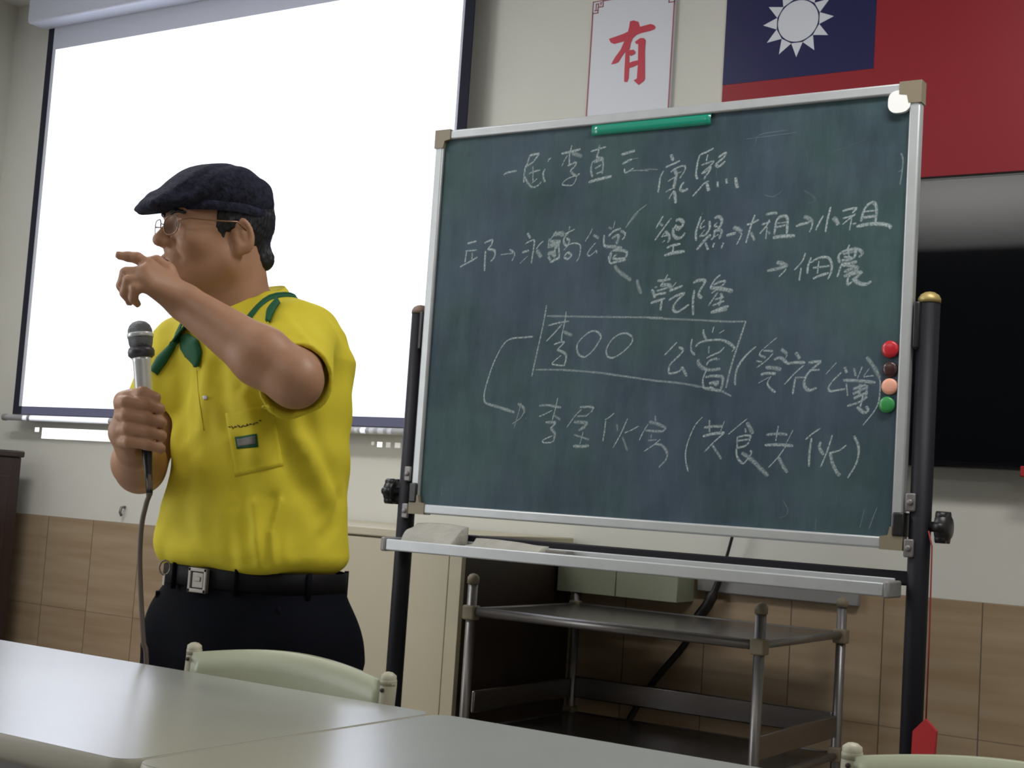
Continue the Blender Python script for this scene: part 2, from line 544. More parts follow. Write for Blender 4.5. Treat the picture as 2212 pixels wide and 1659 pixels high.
def projector():
    x, y, z = PP
    e = empty('projector', (x, y, z), 'white projector hung from the ceiling, throwing a white picture on the screen', 'projector')
    MB().box(x - .15, x + .15, y - .27, y - .03, z - .05, z + .06, .015).build('body', M['lamp_body'], e)
    MB().lathe((x, y - .03, z), (0, 1, 0), [(-.01, .04), (.018, .04), (.018, .03), (.006, .028)]).build('lens_ring', M['black_plastic'], e)
    MB().tube([(x, y - .15, z + .06), (x, y - .15, ZC)], .02).build('ceiling_pole', M['lamp_body'], e)
    ld = bpy.data.lights.new('projector_light', 'SPOT')
    ld.energy = PROJ_W
    ld.color = PROJ_COLOR
    ld.spot_size = math.radians(80)
    ld.spot_blend = 0
    ld.shadow_soft_size = 0.0
    lo = bpy.data.objects.new('projector_light', ld)
    COL.objects.link(lo)
    lo.parent = e
    lo.rotation_euler = (math.radians(90), 0, 0)
    ld.use_nodes = True
    N, L = ld.node_tree.nodes, ld.node_tree.links
    em = [n for n in N if n.type == 'EMISSION'][0]
    tc = N.new('ShaderNodeTexCoord')
    sp = N.new('ShaderNodeSeparateXYZ')
    L.new(tc.outputs['Normal'], sp.inputs[0])
    nz = math_node(N, L, 'MULTIPLY', sp.outputs[2], -1.0)
    u = math_node(N, L, 'DIVIDE', sp.outputs[0], nz)
    v = math_node(N, L, 'DIVIDE', sp.outputs[1], nz)
    D = YS - y

    def rect(x0, x1, z0, z1):
        a = math_node(N, L, 'GREATER_THAN', u, (x0 - x) / D)
        b = math_node(N, L, 'LESS_THAN', u, (x1 - x) / D)
        c = math_node(N, L, 'GREATER_THAN', v, (z0 - z) / D)
        d = math_node(N, L, 'LESS_THAN', v, (z1 - z) / D)
        return math_node(N, L, 'MULTIPLY', math_node(N, L, 'MULTIPLY', a, b), math_node(N, L, 'MULTIPLY', c, d))
    tot = math_node(N, L, 'MULTIPLY', rect(-4.480, -2.547, 1.2555, 2.681), 1.0)
    #   the task bar along the foot of the picture: start button, search field, small signs
    for (x0, x1, z0, z1, g) in ((-4.424, -3.990, 1.190, 1.2535, 1.0), (-4.465, -4.441, 1.214, 1.250, .9), (-2.824, -2.804, 1.214, 1.250, .9),
                                (-2.848, -2.836, 1.220, 1.246, .16), (-2.789, -2.771, 1.214, 1.250, .16), (-2.754, -2.732, 1.214, 1.250, .2),
                                (-2.716, -2.700, 1.214, 1.250, .2)):
        tot = math_node(N, L, 'ADD', tot, math_node(N, L, 'MULTIPLY', rect(x0, x1, z0, z1), g))
    L.new(tot, em.inputs['Strength'])


projector()


# ------------------------------------------------------------------ projection screen
def projection_screen():
    e = empty('projection_screen', (-3.5, YB, 1.24), 'large white pull-down projection screen lit by the projector', 'projection screen')
    x0, x1, zt, zb = -4.531, -2.501, 2.80, 1.254
    y = YS
    MB().box(x0 + .03, x1 - .03, y, y + .0025, zb + .03, zt).build('screen_fabric', M['screen'], e)
    b = MB()
    for xa, xb, za, zc in ((x0, x0 + .032, zb, zt), (x1 - .036, x1, zb, zt), (x0 + .032, x1 - .036, zb, zb + .032)):
        b.box(xa, xb, y - .0008, y + .0030, za, zc)
    b.build('black_border', M['border'], e)
    MB().box(-4.562, -2.42, y - .085, YB - .003, 2.757 + .012, 2.90, .012, 3).build('screen_case', M['case'], e)
    MB().tube([(-4.57, y + .002, 1.2415), (-2.46, y + .002, 1.2415)], .0115, 14).build('bottom_bar', M['bar'], e)
    for xe in (-4.575, -2.455):
        MB().lathe((xe, y + .002, 1.2415), (1, 0, 0), [(-.008, .013), (.008, .013)], 14).build('bar_end_cap', M['duct'], e)


projection_screen()


# ------------------------------------------------------------------ poster with one big red character
def poster():
    x0, x1, z0, z1, y = -2.108, -1.830, 1.975, 2.566, YB - .012
    e = empty('poster', ((x0 + x1) / 2, YB, z0), 'white vertical poster with a big red character and red border', 'poster')
    MB().box(x0, x1, y, YB - .0005, z0, z1, .001, 1).build('poster_board', M['poster'], e)
    b = MB()
    t = .0035
    m_ = .001
    for xa, xb, za, zc in ((x0 + m_, x0 + m_ + t, z0, z1 - .035), (x1 - m_ - t, x1 - m_, z0, z1 - .035), (x0 + .035, x1 - .035, z1 - m_ - t, z1 - m_)):
        b.box(xa, xb, y - .0012, y + .0005, za, zc)
    for sx, xe in ((1, x0), (-1, x1)):            # key-pattern corners
        for (a0, a1, c0, c1) in ((.001, .0035, .0, .038), (.001, .038, .0, .0025), (.0355, .038, .0, .021), (.020, .038, .0185, .021), (.020, .0225, .008, .021),
                                 (.012, .0225, .008, .0105), (.012, .0145, .008, .030), (.001, .0215, .036, .0385), (.019, .0215, .0185, .0385), (.008, .0215, .028, .0305),
                                 (.026, .033, .006, .0085), (.028, .0305, .006, .015)):
            xa, xb = sorted((xe + sx * a0, xe + sx * a1))
            b.box(xa, xb, y - .0012, y + .0005, z1 - c1 - .001, z1 - c0 - .001)
    b.build('red_border', M['poster_line'], e)
    c = MB()
    for k, pl in enumerate(POSTER_CHAR):
        P = [(-2.113 + a * 1e-4, 2.2 + q * 1e-4) for a, q in pl]
        c.prism(P, lambda p: (p[0], y - .0012 - .00012 * k, p[1]), lambda p: (p[0], y + .0004, p[1]))
    c.build('red_character', M['poster_red'], e)


POSTER_CHAR = [[(695, 2420), (1178, 2515), (1368, 2580), (1701, 2659), (2057, 2701), (2166, 2665), (2230, 2602), (2211, 2528), (2071, 2491), (1762, 2464), (1620, 2427), (1288, 2325), (1194, 2281), (879, 2242), (764, 2300)], [(1373, 2867), (1493, 2884), (1654, 2819), (1712, 2668), (1620, 2427), (1505, 2342), (1442, 2196), (1418, 2023), (1288, 1972), (1176, 1831), (1065, 1667), (969, 1634), (823, 1628), (933, 1815), (1113, 2037), (1219, 2267), (1322, 2542), (1359, 2714)], [(1286, 1994), (1407, 2002), (1438, 1536), (1440, 1141), (1400, 1025), (1301, 1046), (1287, 1443)], [(1585, 2222), (1748, 2312), (1869, 2297), (1933, 2224), (1929, 1918), (1985, 1061), (1954, 999), (1793, 896), (1615, 1046), (1720, 1100), (1729, 1504), (1699, 2143), (1626, 2152)], [(1408, 1991), (1553, 1985), (1618, 1911), (1598, 1847), (1468, 1808), (1414, 1891)], [(1399, 1585), (1552, 1633), (1732, 1646), (1740, 1524), (1588, 1465), (1408, 1441)]]
poster()


# ------------------------------------------------------------------ flag
def flag():
    x0, x1, z0, z1 = -1.668, -0.72, 1.945, 2.581
    cx1, cz0 = -1.231, 2.263
    e = empty('flag', (x0, YB, z0), 'large red flag with blue canton and white sun above the television', 'flag')
    y = YB - .006
    MB().box(x0, x1, y, YB - .0005, z0, z1).build('red_field', M['flag_red'], e)
    MB().box(x0, cx1, y - .001, y + .0004, cz0, z1).build('blue_canton', M['flag_blue'], e)
    cx, cz = -1.4505, 2.4215
    b = MB()
    for k in range(12):
        a = 2 * math.pi * k / 12 + math.pi / 2
        h = math.pi / 12
        pl = [(cx + math.cos(a) * .1025, cz + math.sin(a) * .1025), (cx + math.cos(a + h) * .064, cz + math.sin(a + h) * .064), (cx + math.cos(a - h) * .064, cz + math.sin(a - h) * .064)]
        b.prism(pl, lambda p: (p[0], y - .002, p[1]), lambda p: (p[0], y - .0005, p[1]))
    pl = [(cx + math.cos(t * math.pi / 24) * .0585, cz + math.sin(t * math.pi / 24) * .0585) for t in range(48)]
    b.prism(pl, lambda p: (p[0], y - .002, p[1]), lambda p: (p[0], y - .0005, p[1]))
    b.build('white_sun', M['flag_white'], e)


flag()


# ------------------------------------------------------------------ television
def television():
    x0, x1, z0, z1, y = -1.36, -.03, 1.203, 1.942, YB - .075
    e = empty('television', ((x0 + x1) / 2, YB, z0), 'big black flat television mounted on the wall under the flag', 'television')
    MB().box(x0, x1, y, y + .045, z0, z1, .008, 3).build('frame', M['tv_frame'], e)
    MB().box(x0 + .012, x1 - .012, y - .002, y + .004, z0 + .018, z1 - .012, .001, 1).build('screen_glass', M['tv'], e)
    MB().box(x0 + .35, x1 - .35, y + .045, YB - .001, z0 + .15, z1 - .15, .005).build('wall_bracket', M['black_metal'], e)


television()
tag(MB().box(-.797, -.76, YB - .09, YB - .0772, 1.188, 1.214, .003).build('red_tag', M['red']), 'small red tag at the lower edge of the television', 'tag')


# ------------------------------------------------------------------ things on the wall
def wall_box():
    x0, x1, z0, z1, y = -2.044, -1.668, .806, .893, 3.485
    e = empty('wall_box', ((x0 + x1) / 2, YB, z0), 'dull cream metal box on the wall above the steel cart', 'box')
    MB().box(x0, x1, y + .004, YB - .0085, z0, z1, .003).build('body', M['box'], e)
    MB().box(x0, x0 + .186, y, y + .005, z0, z1, .0015, 1).build('lid', M['box'], e)
    MB().box(x0 + .188, x1, y, y + .005, z0, z1, .0015, 1).build('lid', M['box'], e)


wall_box()
tag(MB().box(-1.655, -1.20, 3.575, YB - .0005, .838, .892, .004).build('cable_duct', M['duct']), 'grey plastic cable duct along the wall behind the cart', 'duct')
_c = catmull([(-1.53, 3.545, 1.21), (-1.538, 3.555, 1.06), (-1.556, 3.56, .97), (-1.583, 3.562, .875), (-1.61, 3.562, .81), (-1.640, 3.562, .765), (-1.675, 3.562, .69), (-1.775, 3.562, .56), (-1.86, 3.555, .40), (-1.93, 3.55, .2), (-1.95, 3.54, .012)], 6)
tag(MB().tube(_c, [.0045 if p[2] > .9 else (.0155 if .76 < p[2] < .83 else .0095) for p in _c], 8).build('power_cable', M['cable']), 'thick black cable hanging down the wall from the television behind the cart', 'cable')
tag(MB().tube([(-3.946, YB, .935), (-3.946, YB - .018, .933), (-3.946, YB - .022, .915), (-3.946, YB - .014, .903)], .005, 8).build('wall_hook', M['screw']), 'small grey hook on the wall just above the tiles', 'hook')


# ------------------------------------------------------------------ cream cabinet beside the board
def cream_cabinet():
    x0, x1, y0, y1 = -2.95, -2.058, 3.02, YB - .010
    e = empty('cabinet', ((x0 + x1) / 2, (y0 + y1) / 2, 0), 'cream laminate cabinet against the wall behind the chalkboard post', 'cabinet')
    MB().box(x0, x1 - .02, y0 + .02, y1, .05, .930, .002, 1).build('body', M['cabinet'], e)
    MB().box(x0 - .005, x1, y0, y1, .931, .955, .004).build('cabinet_top', M['cabinet'], e)
    MB().box(x1 - .02, x1, y0, y1, 0, .930, .001, 1).build('side_panel', M['cabinet_shade'], e)
    MB().box(x1 - .038, x1 + .0006, y0 - .0005, y0 + .018, 0, .929, .001, 1).build('front_strip', M['cabinet'], e)
    xm = (x0 + x1 - .04) / 2
    for a, c, hx in ((x0, xm - .001, xm - .05), (xm + .001, x1 - .0405, xm + .05)):
        d = MB().box(a, c, y0 + .001, y0 + .019, .06, .927, .002, 1).build('door', M['cabinet'], e)
        MB().tube([(hx, y0 + .002, .60), (hx, y0 - .025, .60), (hx, y0 - .025, .50), (hx, y0 + .002, .50)], .005, 8).build('handle', M['alu'], d)
    MB().box(x0 + .02, x1 - .03, y0 + .05, y1 - .02, 0, .05).build('plinth', M['cabinet_shade'], e)


cream_cabinet()


def dark_lectern():
    x0, x1, y0, y1 = -4.80, -4.415, 3.18, 3.50
    e = empty('lectern', ((x0 + x1) / 2, (y0 + y1) / 2, 0), 'dark brown wooden lectern standing in the corner by the left wall', 'lectern')
    MB().box(x0, x1, y0, y1, .06, 1.09, .004).build('body', M['wood_dark'], e)
    MB().box(x0 - .01, x1 + .008, y0 - .012, y1 + .008, 1.09, 1.115, .006).build('lectern_top', M['wood_dark'], e)
    MB().box(x0 - .01, x1 + .01, y0 - .01, y1 + .01, 0, .06, .004).build('plinth', M['wood_dark'], e)
    MB().box(x1, x1 + .006, y0 + .05, y1 - .05, .15, 1.02, .003).build('side_panel', M['wood_dark'], e)


dark_lectern()


# ------------------------------------------------------------------ steel cart
def steel_cart():
    x0, x1, y0, y1 = -1.985, -1.215, 2.97, 3.50
    e = empty('cart', ((x0 + x1) / 2, (y0 + y1) / 2, 0), 'stainless steel shelf cart standing behind and below the chalkboard', 'cart')
    for px in (x0, x1):
        for py in (y0, y1):
            p = MB().tube([(px, py, .10), (px, py, .845)], .0125, 12).build('post', M['steel_tube'], e)
            MB().lathe((px, py, .838), (0, 0, 1), [(0, .015), (.015, .015), (.022, .010), (.025, .002)], 12).build('post_cap', M['corner'], p)
            for zc in (.768, .475):
                MB().box(px - .017, px + .017, py - .017, py + .017, zc - .02, zc + .016, .004).build('shelf_clamp', M['corner'], p)
            c = MB().lathe((px - .012, py, .04), (1, 0, 0), [(0, .036), (.003, .04), (.021, .04), (.024, .036)], 20).build('caster', M['black_plastic'], e)
            MB().box(px - .017, px + .017, py - .012, py + .012, .055, .105, .003).build('caster_fork', M['steel_tube'], c)
    for zc in (.775, .475):
        MB().box(x0 + .008, x1 - .008, y0 + .008, y1 - .008, zc - .004, zc, .0015, 1).build('shelf', M['steel'], e)
        rl = MB()
        rl.tube([(x0, y0, zc - .006), (x1, y0, zc - .006)], .012, 10)
        rl.tube([(x0, y1, zc - .006), (x1, y1, zc - .006)], .009, 10)
        rl.tube([(x0, y0, zc - .006), (x0, y1, zc - .006)], .009, 10)
        rl.tube([(x1, y0, zc - .006), (x1, y1, zc - .006)], .009, 10)
        rl.build('shelf_rail', M['steel_tube'], e)
    # guard boards above the lower shelf
    MB().box(x0 + .012, x1 - .012, y1 - .006, y1 + .004, .515, .575, .004).build('guard_rail', M['steel'], e)
    MB().box(x1 - .006, x1 + .004, y0 + .012, y1 - .012, .515, .570, .004).build('guard_rail', M['steel'], e)
    MB().box(x0 - .004, x0 + .006, y0 + .03, y1 - .012, .515, .570, .004).build('guard_rail', M['steel'], e)


steel_cart()

# ------------------------------------------------------------------ chalkboard on its stand
BX0, BX1, BZ0, BZ1, BY = -2.056, -.850, 1.005, 1.950, 2.78


def chalkboard():
    e = empty('chalkboard', ((BX0 + BX1) / 2, BY, 0), 'large green chalkboard on a black stand with white chalk writing', 'chalkboard')
    MB().box(BX0 + .012, BX1 - .012, BY + .004, BY + .016, BZ0 + .012, BZ1 - .012).build('writing_surface', M['board'], e)
    b = MB()
    t = .023
    b.box(BX0 + .02, BX1 - .02, BY - .004, BY + .022, BZ1 - t, BZ1, .004)
    b.box(BX0 + .02, BX1 - .02, BY - .004, BY + .022, BZ0, BZ0 + t, .004)
    b.box(BX0, BX0 + t, BY - .004, BY + .022, BZ0 + .02, BZ1 - .02, .004)
    b.box(BX1 - t, BX1, BY - .004, BY + .022, BZ0 + .02, BZ1 - .02, .004)
    b.build('aluminium_frame', M['alu'], e)
    for cx, cz in ((BX0, BZ0), (BX0, BZ1), (BX1, BZ0), (BX1, BZ1)):
        sx, sz = (1 if cx == BX0 else -1), (1 if cz == BZ0 else -1)
        pl = [(0, 0), (.046, 0), (.046, .026), (.030, .029), (.026, .046), (0, .046)]
        P = [(cx + sx * (a - .002), cz + sz * (c - .002)) for a, c in pl]
        MB().prism(P, lambda p: (p[0], BY - .0065, p[1]), lambda p: (p[0], BY + .024, p[1])).build('corner_piece', M['corner'], e)
    # posts, feet, cross bar
    for side, px, ztop, cm, kz in ((-1, -2.083, 1.500, 'brown_cap', 1.054), (1, -.822, 1.503, 'brass', 1.054)):
        p = MB().tube([(px, BY + .02, .07), (px, BY + .02, ztop)], .0215, 18).build('post', M['black_metal'], e)
        MB().lathe((px, BY + .02, ztop), (0, 0, 1), [(-.004, .0225), (.004, .0225), (.012, .018), (.017, .010), (.019, .001)], 18).build('post_cap', M[cm], p)
        f = MB().box(px - .022, px + .022, BY + .02 - .26, BY + .02 + .20, .055, .095, .008).build('foot', M['black_metal'], e)
        for yy in (-.23, .17):
            MB().lathe((px - .012, BY + .02 + yy, .0275), (1, 0, 0), [(0, .024), (.003, .0275), (.021, .0275), (.024, .024)], 18).build('caster', M['black_plastic'], f)
        #   clamp that carries the board, with its screws and star knob
        jx = BX1 if side > 0 else BX0
        k = MB().box(min(jx - .020 * side, px - .024 * side), max(jx - .020 * side, px - .024 * side), BY - .009, BY + .045, kz - .024, kz + .024, .004).build('clamp', M['black_plastic'], e)
        for dz in (-.045, .045):
            s_ = MB()
            xa, xb = sorted((jx + side * .004, px - side * .004))
            s_.box(xa, xb, BY - .006, BY + .002, kz + dz - .018, kz + dz + .018, .003)
            s_.lathe(((xa + xb) / 2, BY - .006, kz + dz), (0, -1, 0), [(0, .006), (.004, .006), (.005, .003)], 10)
            s_.build('screw_plate', M['screw'], k)
        kn = MB()
        kn.lathe((px + side * .018, BY + .02, kz), (side, 0, 0), [(0, .010), (.016, .010), (.014, .020), (.018, .030), (.036, .030), (.043, .020), (.044, .001)], 20)
        for q in range(6):
            a = q * math.pi / 3
            kn.tube([(px + side * .035, BY + .02 + math.cos(a) * .0255, kz + math.sin(a) * .0255), (px + side * .055, BY + .02 + math.cos(a) * .0255, kz + math.sin(a) * .0255)], .0095, 10)
        kn.lathe((px + side * .034, BY + .02, kz), (side, 0, 0), [(0, .027), (.020, .027), (.024, .020), (.025, .001)], 20)
        kn.build('star_knob', M['black_plastic'], e)
        # upper hinge
        jx2 = jx + side * .002
        xa, xb = sorted((jx2, px - side * .012))
        MB().box(xa, xb, BY - .002, BY + .04, 1.405, 1.50, .004).build('hinge', M['black_plastic'], e)
    MB().box(-2.075, -.828, BY + .010, BY + .032, .935, .963, .003).build('cross_bar', M['black_metal'], e)
    MB().box(-2.075, -.828, BY + .010, BY + .032, .20, .228, .003).build('cross_bar', M['black_metal'], e)
    # chalk tray
    tr = MB()
    x0, x1 = -2.072, -.862
    tr.box(x0, x1, BY - .068, BY - .058, .913, .940, .003)
    tr.box(x0, x1, BY - .060, BY + .008, .913, .918, .001)
    tr.box(x0, x1, BY + .002, BY + .009, .913, .948, .002)
    tray = tr.build('chalk_tray', M['alu'], e)
    for xa, xb in ((x0 - .014, x0), (x1, x1 + .012)):
        MB().box(xa, xb, BY - .071, BY + .011, .9105, .944, .004).build('tray_end_cap', M['duct'], tray)
    # the writing
    v, f, dose = [], [], []

    for item in CHALK.split():
        a = [int(q) for q in item.split(',')]
        w, d = a[0] * .001 * 1.18, a[1] / 10.0
        pts = catmull([(-2.06 + a[i] * .001, 1.0 + a[i + 1] * .001) for i in range(2, len(a), 2)], 4)
        n = len(pts)
        base = len(v)
        for i, p in enumerate(pts):
            t = pts[min(i + 1, n - 1)] - pts[max(i - 1, 0)]
            l = math.hypot(*t) or 1e-6
            t = t / l
            # a flat stick of chalk: broad across, thin along its own slant
            c = abs(t[0] * .64 + t[1] * .77)
            hw = .5 * w * (1.0 - .42 * c ** 2) * (.9 + .2 * RNG.random())
            if i in (0, n - 1):
                hw *= .7
            nx, nz = -t[1] * hw, t[0] * hw
            for q in (1.25, .5, -.5, -1.25):
                v.append((p[0] + nx * q, BY + .0036 - (.0004 if abs(q) < 1 else 0), p[1] + nz * q))
                dose.append(d * (.95 if abs(q) < 1 else .03))
        for i in range(n - 1):
            for q in range(3):
                o = base + i * 4 + q
                f.append((o, o + 1, o + 5, o + 4))
    me = bpy.data.meshes.new('chalk_writing')
    org = np.array(ORG[e.name])
    me.from_pydata([tuple(np.array(p) - org) for p in v], [], f)
    at = me.attributes.new('dose', 'FLOAT', 'POINT')
    at.data.foreach_set('value', dose)
    me.materials.append(M['chalk'])
    tag(link_mesh('chalk_writing', me, e, org), 'white handwritten chalk characters and arrows')


